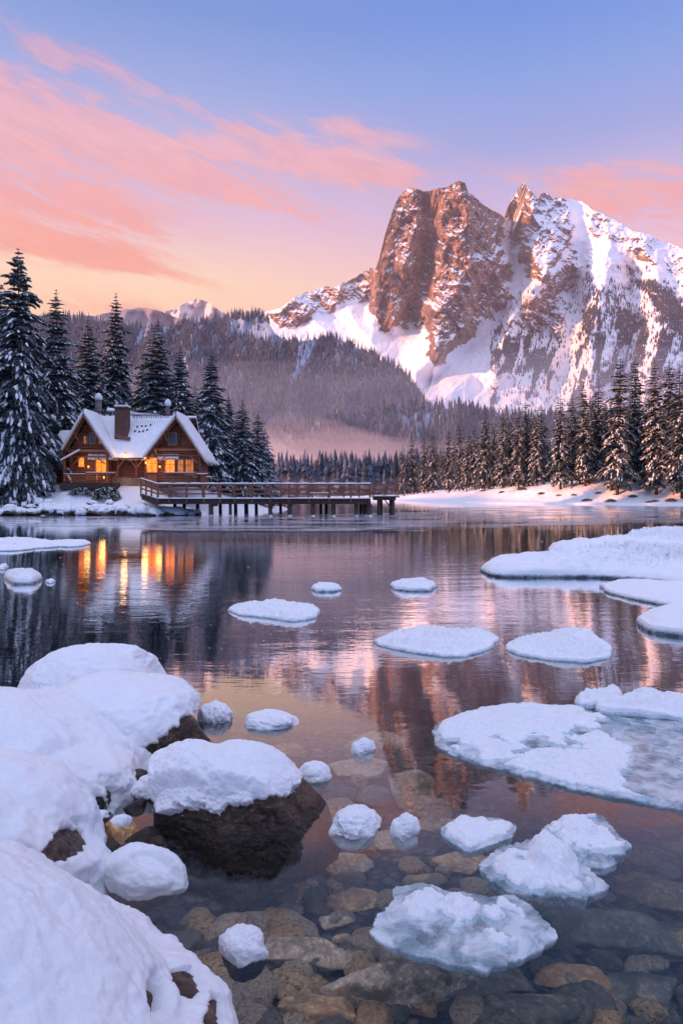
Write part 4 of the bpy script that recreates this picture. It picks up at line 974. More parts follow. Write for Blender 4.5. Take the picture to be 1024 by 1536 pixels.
# end rail across the head, ramp rails
for zz, h_ in ((zr_+.02, .07), (zr_-.42, .15), (zr_-.80, .12)):
    MB().bar((x1, yf, zz), (x1, yb2, zz), .06, h_).build('end_rail', RAILWOOD, pier)
    MB().bar((xr0, 60.4, zz+.50), (x0, yf+.01, zz), .07, h_).build('ramp_rail', RAILWOOD, pier)
MB().bar((xr0, 60.4, zr_+.60), (x0, yf+.01, zr_+.10), .14, .07).build('rail_snow', SNOW_FAR, pier)
for q in (0, .33, .66): post(xr0+(x0-xr0)*q, 60.4+(yf-60.4)*q, zd+.35*(1-q)-.2, zr_+.50*(1-q))
# lower landing stage beyond the end
land = empty('landing_stage', (X(577, 60), 60, 0)); tag(land, 'short lower landing stage with a thin rail beyond the end of the boardwalk', 'landing stage')
lx0, lx1, lz = X(556, 60)+.15, X(598, 60), Z(744.5, 59.6)
MB().box(lx0, lx1, 59.4, 62.2, lz-.10, lz).build('deck', DARKWOOD, land, .01); MB().box(lx0, lx1-.02, 59.42, 62.18, lz+.003, lz+.06).build('deck_snow', SNOW_FAR, land, .02)
MB().box(lx0, lx1-.3, 59.5, 59.7, lz-.34, lz-.102).build('stringer', DARKWOOD, land)
for px, yq in ((568, 59.7), (589, 59.7), (586, 61.8), (571, 61.8)): x = X(px, yq); MB().tube([(x, yq, -3.2), (x, yq, lz-.1)], .16, 9).build('pile', DARKWOOD, land, smooth=True)
MB().bar((X(577, 59.6), 59.62, lz-.3), (X(588, 59.6), 59.62, .45), .10, .10, up=(0, 1, 0)).build('brace', DARKWOOD, land)
for px in (560, 577, 596.5):
    for yq in (59.5, 62.1): x = X(px, 59.5); MB().box(x-.05, x+.05, yq-.05, yq+.05, lz, lz+1.05).build('rail_post', RAILWOOD, land)
for yq in (59.5, 62.1):
    for hh_ in (1.05, .62): MB().bar((lx0, yq-.052, lz+hh_), (lx1, yq-.052, lz+hh_), .04, .08).build('rail', RAILWOOD, land)
for hh_ in (1.05, .62): MB().bar((X(596.5, 59.5)+.052, 59.5, lz+hh_), (X(596.5, 59.5)+.052, 62.1, lz+hh_), .04, .08).build('rail', RAILWOOD, land)
# deck bench on the head of the boardwalk and a slack cable running out over the lake
bn = empty('bench', (X(480, 59), 59.4, zd)); tag(bn, 'low wooden bench half hidden by the boardwalk railing', 'bench'); x, y, z = bn.location
MB().box(x-.9, x+.9, y-.2, y+.2, z+.40, z+.46).build('seat', RAILWOOD, bn, .01); MB().box(x-.88, x+.88, y-.18, y+.18, z+.463, z+.53).build('snow_layer', SNOW_FAR, bn, .03)
for s_ in (-.75, .75): MB().box(x+s_-.04, x+s_+.04, y-.18, y+.18, z, z+.40).build('leg', RAILWOOD, bn)
# ------------------------------------------------------------------ rocks and snow-covered boulders
_ico = {}
def ico(sub):
    if sub not in _ico:
        bm = bmesh.new(); bmesh.ops.create_icosphere(bm, subdivisions=sub, radius=1.0)
        _ico[sub] = (np.array([v.co[:] for v in bm.verts]), np.array([[v.index for v in f.verts] for f in bm.faces])); bm.free()
    return _ico[sub]
def rockr(d, seed, cuts=14, lo=.62, hi=1.0, n1=.10, n2=.035, n3=.010):
    rg = np.random.default_rng(seed); nrm = rg.normal(size=(cuts, 3)); nrm /= np.linalg.norm(nrm, axis=1, keepdims=True)
    r = np.full(len(d), 1.06)
    for k in range(cuts):
        dt = d@nrm[k]; c_ = rg.uniform(lo, hi); rr = np.where(dt > .12, c_/np.maximum(dt, .12), 9)
        h = np.clip(.5+.5*(rr-r)/.06, 0, 1); r = rr*(1-h)+r*h-.06*h*(1-h)
    return r*(1+n1*fbm(d*1.6+seed, 4, seed)+n2*rfbm(d*4.5+seed, 4, seed+1)+n3*rfbm(d*16+seed, 3, seed+2))
def rotm(rz, tx=0, ty=0):
    return np.array(Matrix.Rotation(rz, 3, 'Z') @ Matrix.Rotation(tx, 3, 'X') @ Matrix.Rotation(ty, 3, 'Y'))
def boulder(label, c, rad, rz=0, tilt=(0, 0), seed=1, thr=0.0, nz_=.35, thick=.10, sub=7, rmat=None, name='boulder', group=None, lump=.06, low=None, side=(0, 0, 0), cuts=14, p=2.0, sm=.88, fuzz=.006, cat='boulder', bare=(), smat=None):
    """rock with its own snow blanket: the blanket ends where the dome turns steep"""
    d, f = ico(sub); M_ = rotm(rz, *tilt); rad = np.array(rad)
    sq = (np.abs(d)**p).sum(1)**(-1/p) if p != 2 else np.ones(len(d))
    rr = rockr(d, seed, cuts); Pr = (d*rad*(rr*sq)[:, None])@M_.T
    dome = (d*sq[:, None])@M_.T; dome /= np.linalg.norm(dome, axis=1, keepdims=True)
    hf = min(1.0, rad[0]); nd = fbm(d*2.2+seed*3, 5, seed+5)*nz_+fbm(d*9+seed, 3, seed+6)*nz_*(.2+.25*hf)+fbm(d*26+seed, 2, seed+16)*nz_*.25*hf
    h = dome[:, 2]+nd-thr+dome@np.array(side)
    for (bx_, by_, br) in bare:
        Wd = Pr+np.array(c); sc_ = np.hypot(512+F*Wd[:, 0]/Wd[:, 1]-bx_, HY-F*(Wd[:, 2]-H)/Wd[:, 1]-by_)+np.where(Wd[:, 1] > .3, 0, 1e5)
        q_ = Pr[np.argmin(np.where(sc_ < 14, Wd[:, 1], 1e3+sc_))]; dd = np.linalg.norm((Pr-q_)*[1, .6, 1.5], axis=1)
        h = h-1.0*sst(dd+nd*1.1*br, br*1.1, br*.3)
    tk = sst(h, -.02, .10)**.6
    rs_ = sq*(sm+lump*fbm(d*1.7+seed, 3, seed+7)+lump*(.5 if sub < 8 else .28)*fbm(d*5+seed, 4, seed+8)+fuzz*2*fbm(d*17+seed, 3, seed+9)+fuzz*fbm(d*50+seed, 3, seed+10))+thick*sst(h, -.05, .6)
    rs_ = np.maximum(rs_, rr*sq+thick*.45*(1-.3*fbm(d*12+seed, 3, seed+11)))
    rsn = (rr*sq-.05)*(1-tk)+rs_*tk
    Ps = (d*rad*rsn[:, None])@M_.T
    fm_ = (tk[f] > .01).any(1); f2 = f[fm_]; us, inv = np.unique(f2, return_inverse=True)
    o = empty(name, c); tag(o, label, cat, group)
    link('rock', mesh_np('rock', Pr, f), rmat or ROCK_WET, o); link('snow_blanket', mesh_np('snow_blanket', Ps[us], inv.reshape(f2.shape)), smat or (NEARSNOW if sub > 5 else SNOW), o)
    return o
m, t, o = mat('crystalline_snow'); c = t.coord('Object')
b0 = t.noise(c, 5.0, 5, .55); b1 = t.noise(c, 28, 5, .65); b2 = t.noise(c, 260, 3, .75); vv = t.voro(c, 380.0)
nb = t.bump(b0, .008); nb = t.bump(b1, .005, 1, nb); nb = t.bump(b2, .0045, 1, nb)
col = t.mix(t.mr(b1, .3, .7), (.84, .87, .94), (.90, .91, .96))
b = pbsdf(t, col, .5, nb); b.inputs['Subsurface Weight'].default_value = .25; b.inputs['Subsurface Radius'].default_value = (.02, .03, .05); b.inputs['Subsurface Scale'].default_value = 1.0
t.l.new(b.outputs[0], o.inputs[0]); NEARSNOW = m
# centre, radii and tilt measured from the water line of each
boulder('huge snow-blanketed boulder filling the lower left corner, bare dark patch at its foot', (-1.22, 1.92, -.12), (1.0, .70, .90), R(-24), (0, R(12)), 3, -.20, .30, .07, 8, p=2.2, lump=.05, bare=[(272,1462,.095),(225,1492,.085),(325,1522,.08)])
boulder('snow-capped brown boulder standing alone in the water in the middle', (-.57, 3.84, -.02), (.60, .44, .44), R(-8), (0, R(5)), 12, .42, .36, .05, 8, side=(-.22, .10, 0), lump=.06, cuts=26, p=1.8)
boulder('broad snowy boulder with bare dark underside, above the lone middle boulder', (-1.62, 5.15, -.06), (.70, .55, .50), R(-6), (0, R(3)), 23, .05, .32, .12, 7, side=(-.45, .1, 0), p=2.3)
boulder('rearmost smooth snow dome at the upper left of the boulders', (-2.35, 6.35, -.10), (.66, .55, .52), R(8), (0, 0), 34, -.25, .15, .10, 7)
boulder('long snow-buried boulder sloping from the left edge to the dark gap', (-2.05, 4.38, -.12), (.98, .58, .55), R(-18), (0, R(9)), 45, -.02, .34, .10, 7, p=2.1)
boulder('rounded snow dome at the left edge between the corner boulder and the long one', (-1.78, 3.42, -.12), (.64, .52, .62), R(-10), (0, R(2)), 56, -.05, .36, .10, 7, p=2.2, bare=[(105,1258,.14)])
boulder('smooth low snow hump left of the dark water below the lone middle boulder', (-.95, 3.27, -.06), (.21, .14, .16), R(-20), (0, 0), 67, -.1, .12, .10, 6)
boulder('small crusty snow tuft on a stone beside the brown slabs near the bottom', onz(364, 1418)+(-.03,), (.092, .075, .095), 0, (0, 0), 78, .0, .18, .22, 6, lump=.12, fuzz=.03)
boulder('lumpy snow clod in the water just right of the broad dark-bellied boulder', onz(322, 1078)+(-.03,), (.14, .12, .15), 0, (0, 0), 81, .1, .3, .2, 6, lump=.15, fuzz=.02)
boulder('tiny snow knob touching the lumpy clod on its right', onz(340, 1074)+(-.02,), (.055, .05, .08), 0, (0, 0), 82, .1, .2, .2, 5)
boulder('flat stone under a pillow of snow, alone in the sunset reflection', onz(406, 1083)+(-.02,), (.20, .15, .10), R(-8), (0, 0), 83, .02, .12, .22, 6, lump=.1, fuzz=.015)
boulder('little snow-topped stone behind the right shoulder of the lone middle boulder', onz(472, 1163)+(-.03,), (.10, .08, .10), 0, (0, 0), 84, .1, .15, .2, 6, lump=.1)
boulder('snow-dusted dark stone in the gap between the left boulders and the lone one', onz(228, 1190)+(-.03,), (.13, .10, .12), .3, (0, 0), 85, .35, .5, .2, 6)
boulder('rusty brown stone with a pinch of snow in the gap beside the left dome', onz(182, 1246)+(-.04,), (.12, .09, .13), .2, (0, 0), 86, .80, .25, .1, 6, rmat=ROCK_BED)
boulder('small dark stone with a snow fleck near the left dome', onz(150, 1228)+(-.04,), (.09, .08, .09), .2, (0, 0), 87, .7, .3, .1, 5)
for k, (px, py, r_) in enumerate([(120,1272,.13),(148,1200,.12),(205,1210,.09),(255,1180,.08),(196,1172,.12),(270,1155,.14),(100,1268,.10),(215,1255,.09),(235,1262,.06),(165,1270,.07),(140,1262,.06),(190,1280,.08),(250,1205,.07),(282,1130,.10),(175,1150,.10)]):
    d, f = ico(4); o = link('gap_stone', mesh_np('gap_stone', d*rockr(d, 200+k, 10)[:, None]*[r_, r_*.8, r_*.7], f), ROCK_WET); o.location = onz(px, py)+(-.02,); o.rotation_euler = (0, 0, k)
    tag(o, 'wet dark stone breaking the water in the narrow gap between the left boulders', 'stone', 'wet stones in the gap between the left boulders')

# shore stones along the lodge bank
srg = np.random.default_rng(77); nS = 0
protoS = []
for k in range(6):
    protoS.append(boulder('x', (0, 0, -50), (1, .8, .75), 0, (0, 0), 300+k, [.25, .35, .15, .5, .05, .4][k], .35, .16, 5, name='shore_stone', cat='stone', p=2.2))
first = set()
spots = []
for px in np.arange(-6, 292, 6.2): spots.append((px+srg.uniform(-3, 3), srg.uniform(-.3, .5), srg.uniform(.40, .85)))
for px in np.arange(0, 262, 11): spots.append((px+srg.uniform(-5, 5), srg.uniform(.9, 2.2), srg.uniform(.3, .65)))
spots += [(236, .3, .95), (262, .1, .55), (278, .0, .45), (114, 1.2, .7), (66, .5, .8), (34, 2.4, .8)]
for k, (px, off, s) in enumerate(spots):
    i = int(srg.integers(0, 6)); x = X(px, 59.0)
    ye = float(np.interp(x, [-36, -28, -22, -17.5, -14.6, -13.2], [58.6, 59.0, 59.4, 58.6, 58.9, 59.6])); y = ye+off
    src = protoS[i]
    if i in first:
        o = src.copy(); COL.objects.link(o)
        for ch_ in src.children: c2 = ch_.copy(); COL.objects.link(c2); c2.parent = o
    else: o = src; first.add(i)
    o.location = (x, y, max(gz(x, y), -.05)+s*.05); o.scale = (s, s, s*srg.uniform(.9, 1.5)); o.rotation_euler = (0, 0, srg.uniform(0, 6.28))
    o['label'] = 'snow-covered stone in the line of stones at the water edge below the lodge' if off < .7 else 'snow-covered stone half sunk in the snow slope below the lodge'
    o['group'] = 'snowy stones along the waterline of the lodge bank' if off < .7 else 'snowy stones sunk in the slope below the lodge'
BUSHM = plain('dark_bush_leaves', (.035,.030,.026), .8)
o = empty('bush', (X(159, 62.6), 62.6, gz(X(159, 62.6), 62.6))); tag(o, 'low round snow-dusted bush in front of the lodge porch', 'bush')
rg = np.random.default_rng(31); V = []; Fq = []; S = []; SFq = []
for k in range(2600):
    a, e, r_ = rg.uniform(0, 6.28), rg.uniform(0, 1.5), rg.uniform(.5, 1); p0 = np.array([math.cos(a)*math.cos(e)*1.25*r_, math.sin(a)*math.cos(e)*.9*r_, math.sin(e)*1.0*r_])
    dd = p0/np.linalg.norm(p0)*rg.uniform(.15, .35)+rg.normal(0, .06, 3); sd_ = np.cross(dd, rg.normal(size=3)); sd_ = sd_/np.linalg.norm(sd_)*.035
    i0 = len(V); V += [p0, p0+dd*.5+sd_, p0+dd, p0+dd*.5-sd_]; Fq.append((i0, i0+1, i0+2, i0+3))
    if rg.random() < .22:
        i0 = len(S); q = p0+dd*.6; w2 = rg.uniform(.04, .09)
        S += [q+[w2, 0, 0], q+[0, w2, 0], q+[-w2, 0, 0], q+[0, -w2, 0], q+[0, 0, w2]]; SFq += [(i0, i0+1, i0+4), (i0+1, i0+2, i0+4), (i0+2, i0+3, i0+4), (i0+3, i0, i0+4)]
link('foliage', mesh_np('foliage', np.array(V), np.array(Fq)), BUSHM, o); link('snow_clumps', mesh_np('snow_clumps', np.array(S), np.array(SFq)), SNOW_TREE, o)
for k, (x, s, lab) in enumerate([(12, .75, 'snowed-under low bush at the foot of the tallest fir'), (122, .6, 'small dark bush under the left porch')]):
    c2 = o.copy(); COL.objects.link(c2); c2.location = (X(x, 61.3+k*1.4), 61.3+k*1.4, gz(X(x, 61.3+k*1.4), 61.3+k*1.4)-.05); c2.scale = (s*1.4, s, s); c2['label'] = lab
    for ch_ in o.children: c3 = ch_.copy(); COL.objects.link(c3); c3.parent = c2

for k in range(16):
    px = 720+k*19+srg.uniform(-9, 9); Y = rbY(px)+srg.uniform(-5, 1); x = X(px, Y)
    c2 = o.copy(); COL.objects.link(c2); c2.location = (x, Y, gz(x, Y)-.03); s = srg.uniform(.3, .7); c2.scale = (s*1.3, s, s*srg.uniform(.5, .9))
    tag(c2, 'small snowed-in shrub on the sloping snow below the right bank firs', 'bush', 'shrubs on the snow slope of the right bank')
    for ch_ in o.children: c3 = ch_.copy(); COL.objects.link(c3); c3.parent = c2

# ------------------------------------------------------------------ stones lying on the lake bed
def bedat(px, py):
    z = -.4
    for _ in range(8):
        x, y = onz(px, py, z); z = float(bed_z(np.array([[x]]), np.array([[y]]))[0, 0])
    return x, y, z
BED = [(452,1440,152,58,'slab','broad flat tan rock under the water beside the snow tuft'), (612,1496,205,66,'slab','large brown mottled rock under water at the bottom edge'),
 (530,1357,72,36,'bed','brown pointed rock under water left of the jagged ice slab'), (520,1305,92,38,'slab','flat grey-pink slab under water below the twin snow clods'), (588,1270,72,30,'slab','pale angular slab under water below the small white snow clod'),
 (545,1160,104,34,'slab','pinkish flat rock under water behind the snow clods'), (625,1192,120,44,'slab','wide faint rock under water left of the small ice plate'), (925,1415,176,70,'dark','wide dark slab under water right of the jagged ice slab'),
 (985,1352,150,52,'bed','reddish slab under water near the right edge'), (862,1484,110,52,'bed','square tan rock under water near the bottom right'), (700,1478,190,52,'dark','mossy dark rock under water below the jagged ice slab'),
 (962,1288,90,34,'dark','dim slab under water right of the ice pile'), (500,1388,52,22,'slab','small oblong tan stone under water'), (436,1338,62,20,'bed','mossy yellow stone in the reflection of the lone boulder'),
 (514,1412,30,16,'bed','small orange stone under water between two large rocks'), (478,1524,120,36,'bed','brown rock cut by the bottom edge under water'), (425,1375,58,26,'dark','grey stone under water left of the brown pointed rock'),
 (770,1430,80,30,'dark','dim stone under the right tip of the jagged ice slab'), (640,1330,70,28,'bed','stone under water behind the jagged ice slab'), (560,1200,70,24,'dark','faint stone under water between the two snow clods'),
 (690,1300,80,26,'bed','red-brown stone under water between the ice plate and the ice pile'), (340,1350,70,28,'dark','dark stone under water below the low snow hump'), (460,1332,50,22,'slab','pink stone under water in the boulder reflection'),
 (800,1530,140,40,'dark','dark rock cut by the bottom edge, under water'), (960,1500,150,50,'dark','black-green rock under water in the bottom right corner'), (560,1120,90,20,'slab','pale rock under water near the tiny snow clod'),
 (880,1230,90,26,'dark','dim rock under water below the large ice shelf'), (430,1130,60,18,'bed','brown stone under water right of the broad dark-bellied boulder'), (660,1240,60,24,'bed','tan stone in the water beside the small ice plate'), (1010,1420,70,40,'bed','brown rock under water at the right edge')]
MT = {'slab': ROCK_SLAB, 'bed': ROCK_BED, 'dark': ROCK_DARK}
for k, (px, py, wpx, hpx, kd, lab) in enumerate(BED):
    x, y, z = bedat(px, py); s = wpx/2*math.hypot(y, H-z)/F/1.05; dep = hpx/2*(y*y)/(F*(H-z)); hz = min(s*.34, .16)
    d, f = ico(5 if wpx > 60 else 4); rr = rockr(d, 400+k, 16, .55, .95, .12, .04, .015)
    o = link('lake_rock', mesh_np('lake_rock', d*rr[:, None]*[s, max(dep, s*.45), hz], f), MT[kd]); o.location = (x, y, z+hz*.35); o.rotation_euler = (0, 0, srg.uniform(-.3, .3))
    tag(o, lab, 'rock', 'single rocks on the lake bed')
protoC = []
for k in range(9):
    d, f = ico(4); rr = rockr(d, 500+k, 12, .6, .98, .10, .04, .01)
    protoC.append(mesh_np('bed_stone', d*rr[:, None]*[1, .78, .45], f))
cnt = 0
for k in range(900):
    if cnt >= 260: break
    px = srg.uniform(250, 1060); py = 1080+480*srg.random()**.8
    if px < 520 and py > 1290: pass
    elif srg.random() < .45: continue
    x, y, z = bedat(px, py); s = srg.uniform(.035, .13)*(1 if srg.random() < .8 else 1.6)
    me = protoC[int(srg.integers(0, 9))]; o = bpy.data.objects.new('bed_stone', me); COL.objects.link(o)
    if not me.materials: me.materials.append([ROCK_BED, ROCK_DARK, ROCK_SLAB][protoC.index(me) % 3]); me.polygons.foreach_set('use_smooth', np.ones(len(me.polygons), bool))
    o.location = (x, y, z+s*.1); o.scale = (s, s, s); o.rotation_euler = (srg.uniform(-.2, .2), srg.uniform(-.2, .2), srg.uniform(0, 6.28)); cnt += 1
    tag(o, 'small stone among many on the lake bed', 'stone', 'small stones on the lake bed')

# ------------------------------------------------------------------ ice floes and snow on them
m, t, o = mat('floating_ice'); c = t.coord('Object'); n = t.noise(c, 7.0, 6, .65, .5); n2 = t.noise(c, 60.0, 3, .6); v = t.voro(c, 9.0, 'DISTANCE_TO_EDGE')
nb = t.bump(t.m('ADD', n, t.m('MULTIPLY', n2, .15)), .02)
gb = pbsdf(t, t.mix(t.mr(n, .35, .65), (.58,.70,.80), (.86,.91,.96)), .22, nb); gb.inputs['IOR'].default_value = 1.31; gb.inputs['Coat Weight'].default_value = .4; gb.inputs['Coat Roughness'].default_value = .08
tb = t.new('ShaderNodeBsdfTransparent'); t.put(tb.inputs[0], (.72,.84,.88)); mx = t.new('ShaderNodeMixShader')
t.put(mx.inputs[0], t.mr(n, .30, .65, .20, .66)); t.l.new(tb.outputs[0], mx.inputs[1]); t.l.new(gb.outputs[0], mx.inputs[2]); t.l.new(mx.outputs[0], o.inputs[0]); ICE = m
def floe(label, poly, zt=.06, zb=-.05, snow=.8, sh=.05, seed=1, rough=1.0, name='ice_floe', group=None, rings=70, segs=260, mounds=(), cx=None, edge=.04, soft=False, sfreq=1.0, smap=None):
    """slab of ice (outline measured on the water plane) with a crust of snow as its own part"""
    W_ = np.array([onz(px, py, zt*.5) for px, py in poly]); c_ = np.array(onz(*cx, zt*.5)) if cx else W_.mean(0)
    th = np.linspace(0, 2*np.pi, segs, endpoint=False); Rb = np.full(segs, 1e9)
    for i, tq in enumerate(th):
        dx, dy = math.cos(tq), math.sin(tq); best = 0
        for k in range(len(W_)):
            a, b_ = W_[k]-c_, W_[(k+1) % len(W_)]-c_; ex, ey = b_-a; den = dx*ey-dy*ex
            if abs(den) < 1e-9: continue
            u = (a[0]*ey-a[1]*ex)/den; s = (a[0]*dy-a[1]*dx)/den
            if u > 0 and -1e-6 <= s <= 1+1e-6: best = max(best, u)
        Rb[i] = best
    sc = float(np.median(Rb)); rn = np.stack([np.cos(th), np.sin(th)], -1)
    Rb = np.convolve(np.concatenate([Rb[-3:], Rb, Rb[:3]]), np.ones(7)/7, 'valid')
    Rb = Rb*(1+.045*rough*fbm(rn*5+seed, 4, seed)+.03*rough*rfbm(rn*18+seed, 4, seed+1))
    s = np.linspace(0, 1, rings)**.75
    XX = c_[0]+s[:, None]*Rb[None]*np.cos(th)[None]; YY = c_[1]+s[:, None]*Rb[None]*np.sin(th)[None]; p = np.stack([XX, YY], -1)
    de = (1-s)[:, None]*Rb[None]
    top = zt*(.55+.45*sst(de, 0, edge*1.2))+.010*fbm(p*6, 3, seed+2)*min(1, zt/.04)
    rows = [np.stack([XX, YY, top], -1)]
    for k, (zz, g_) in enumerate(((zt*.30, 1.006), (.0, 1.0), (zb*.5, .985), (zb, .93), (zb, .5))):
        q = c_+(p[-1]-c_)*g_; rows.append(np.concatenate([q, np.full((segs, 1), zz)+(fbm(q*14, 2, seed+3)[:, None]*.008 if k < 2 else 0)], -1)[None])
    V = np.concatenate(rows, 0); nr = V.shape[0]
    o = empty(name, (c_[0], c_[1], 0)); tag(o, label, 'ice floe', group); off = np.array([c_[0], c_[1], 0])
    link('ice_slab', mesh_np('ice_slab', V.reshape(-1, 3)-off, grid_faces(nr, segs, True)[:, ::-1]), ICE, o)
    q3 = p*sfreq; cov = snow+.75*fbm(q3*2.4/max(sc, .2), 5, seed+11)+.35*fbm(q3*9, 4, seed+12)-(.9*sst(de, edge*1.2, 0) if not soft else .5*sst(de, edge*.6, 0))
    if smap: cov = cov+smap(p)
    tk = sst(cov, .30, .50); ht = sh*(.55+.45*fbm(q3*3, 4, seed+13)+.5*rfbm(q3*11, 4, seed+14)*(.12 if soft else 1)+.30*rfbm(q3*34, 3, seed+15)*(.04 if soft else 1))*sst(cov, .25, 1.1)**.7
    if not soft: ht = ht+(.007*rfbm(p*26, 3, seed+41)+.004*rfbm(p*70, 2, seed+42))*min(1, sc/.3)*(sc < 2.5)
    for (mx_, my_, r_, h_) in mounds:
        w_ = np.array(onz(mx_, my_, zt)); dd = np.hypot(XX-w_[0], (YY-w_[1])*.8)+.75*r_*fbm(p*9, 4, seed+20); ht = ht+h_*sst(dd, r_, r_*.15)*(1+.3*rfbm(p*16, 3, seed+21)); tk = np.maximum(tk, sst(dd, r_*1.02, r_*.8)*sst(de, .004, .03))
    ht = ht*(.12+.88*sst(de, 0, min(.14, sc*.35) if not soft else .30)); tk = tk*sst(de, 0, .006)
    zs = top+np.where(tk > 0, ht*tk**.5+.004, 0)-.02*(1-tk)
    vis = tk > .02; gf = grid_faces(rings, segs, True); fm_ = vis.ravel()[gf].any(1); f2 = gf[fm_]
    if len(f2):
        us, inv = np.unique(f2, return_inverse=True)
        link('snow_crust', mesh_np('snow_crust', (np.stack([XX, YY, zs], -1).reshape(-1, 3)-off)[us], inv.reshape(f2.shape)[:, ::-1]), NEARSNOW, o)
    return o
floe('largest ice floe, a long frosted plate running off the right edge', [(650,1098),(672,1076),(715,1064),(790,1056),(860,1060),(905,1072),(960,1078),(1100,1090),(1150,1150),(1120,1220),(1022,1214),(960,1200),(880,1186),(800,1166),(740,1150),(690,1136),(657,1120)], .030, -.04, .58, .034, 3, segs=420, rings=110, cx=(840,1115), edge=.05, smap=lambda p: -.9*sst(p[..., 0]-.16*p[..., 1], 1.05, 1.5))
floe('jagged clear ice slab with snow heaps, lowest floe in the middle', [(557,1400),(572,1368),(592,1352),(588,1328),(612,1330),(640,1326),(668,1336),(700,1340),(735,1345),(768,1342),(800,1364),(838,1402),(815,1420),(775,1440),(722,1454),(690,1447),(650,1438),(600,1424),(570,1412)], .022, -.03, .26, .020, 7, 1.2, mounds=[(690,1360,.09,.030),(640,1352,.07,.025)], sfreq=1.6, cx=(690,1390), edge=.085, segs=360, rings=90)
floe('heaped ice pile with a pointed snow lump on top, right of the middle', [(720,1296),(735,1280),(760,1268),(795,1258),(835,1262),(862,1275),(875,1300),(905,1320),(903,1332),(872,1346),(820,1343),(765,1336),(735,1318)], .026, -.04, .40, .022, 13, 2.0, mounds=[(822,1290,.15,.06),(785,1305,.12,.02)], sfreq=1.4, cx=(812,1303), edge=.06)
floe('snow-heaped ice block behind the pointed ice pile', [(812,1246),(830,1232),(870,1224),(900,1222),(925,1250),(945,1268),(930,1280),(890,1282),(860,1280),(830,1268)], .026, -.04, .5, .022, 17, 1.8, mounds=[(868,1245,.12,.040),(905,1258,.10,.02)], cx=(878,1256), edge=.03)
floe('small flat clear plate of ice between the two snowy ice piles', [(868,1280),(890,1276),(915,1284),(925,1294),(905,1302),(880,1300),(866,1290)], .02, -.03, -.3, .01, 19, 1.5)
floe('small thin ice plate with icy snow, left of the two ice piles', [(660,1243),(678,1230),(715,1228),(748,1226),(775,1240),(765,1256),(730,1268),(700,1277),(680,1264),(664,1252)], .024, -.03, .40, .018, 21, 1.4, mounds=[(700,1244,.12,.02)], cx=(715,1250), edge=.03)
boulder('white knobbly snow clod, right one of the pair below the lone boulder', onz(609, 1246)+(-.01,), (.082,.065,.095), .4, (0, 0), 90, -.1, .25, .12, 6, rmat=ICE, name='snow_clod', cat='snow clod', lump=.22, fuzz=.03, cuts=9)
boulder('rounded snow clod, left one of the pair below the lone boulder', onz(535, 1240)+(-.01,), (.14,.11,.10), .4, (0, 0), 93, -.1, .25, .12, 6, rmat=ICE, name='snow_clod', cat='snow clod', lump=.22, fuzz=.03, cuts=9)
boulder('tiny white snow clod alone in the middle of the lake water', onz(546, 1124)+(-.01,), (.088,.07,.085), .4, (0, 0), 90, -.1, .25, .12, 6, rmat=ICE, name='snow_clod', cat='snow clod', lump=.22, fuzz=.03, cuts=9)
floe('left one of the two snowy floes side by side at mid lake', [(558,962),(590,950),(640,944),(690,950),(725,948),(747,958),(735,972),(700,984),(660,984),(610,976),(570,968)], .025, -.04, 1.0, .07, 27, .9, edge=.02, soft=False)
floe('right one of the two snowy floes side by side at mid lake', [(758,966),(790,956),(840,948),(885,950),(905,962),(918,972),(915,986),(880,993),(830,990),(780,982),(760,974)], .025, -.04, 1.0, .07, 29, .7, edge=.02)
floe('lone snowy floe left of centre before the hill reflection', [(341,914),(370,908),(410,904),(450,906),(480,914),(474,926),(440,932),(400,926),(360,922)], .03, -.04, 1.0, .07, 31, .8, edge=.03)
floe('small thin floe far out below the boardwalk reflection', [(585,877),(605,872),(640,872),(655,878),(645,885),(610,885),(590,882)], .06, -.06, .9, .06, 33, .8, edge=.03)
floe('tiny white floe left of the small thin floe', [(466,882),(480,878),(505,879),(513,883),(500,886),(475,886)], .06, -.06, 1.1, .05, 35, .8)
floe('snowy floe at the left edge under the lodge reflection', [(6,864),(22,859),(50,859),(64,866),(50,873),(20,873)], .10, -.06, 1.2, .08, 37, .6)
floe('small flake of ice just above the left edge floe', [(0,850),(8,848),(14,851),(6,854),(-4,854)], .04, -.04, 1.1, .04, 38)
floe('tiny flake of ice beside the left edge floe', [(68,872),(78,870),(84,872),(76,875)], .03, -.04, 1.1, .02, 39)
for k, (a, b_, c_, d_, lab) in enumerate([(-30,76,808,816,'flat white floe at the left edge below the lodge bank'), (20,92,812,822,'second flat floe, overlapping the left edge ones'), (-30,50,818,826,'lower flat floe at the left edge of the picture'), (70,136,811,820,'right tip floe of the flat left cluster')]):
    mx_, my_ = (a+b_)/2, (c_+d_)/2; w_, h_ = (b_-a)/2, (d_-c_)/2
    floe(lab, [(mx_+w_*math.cos(q)*(1+.15*math.sin(3*q+k)), my_+h_*math.sin(q)) for q in np.linspace(0, 6.283, 12)[:-1]], .05, -.05, 1.0, .05, 41+k, 1.0, rings=30, segs=120, group='flat floes clustered below the lodge bank')
floe('small angular floe on the right behind the largest floe', [(860,1052),(870,1044),(905,1042),(925,1040),(935,1048),(920,1058),(885,1062),(868,1060)], .06, -.05, 1.0, .05, 47, .9, edge=.02)
floe('snow-covered floe at the right edge behind the largest floe', [(888,1062),(905,1056),(935,1050),(950,1040),(975,1038),(990,1046),(1060,1052),(1110,1070),(1090,1086),(1010,1080),(950,1072),(900,1068)], .07, -.05, 1.1, .05, 48, .9, edge=.02, cx=(1000,1064))
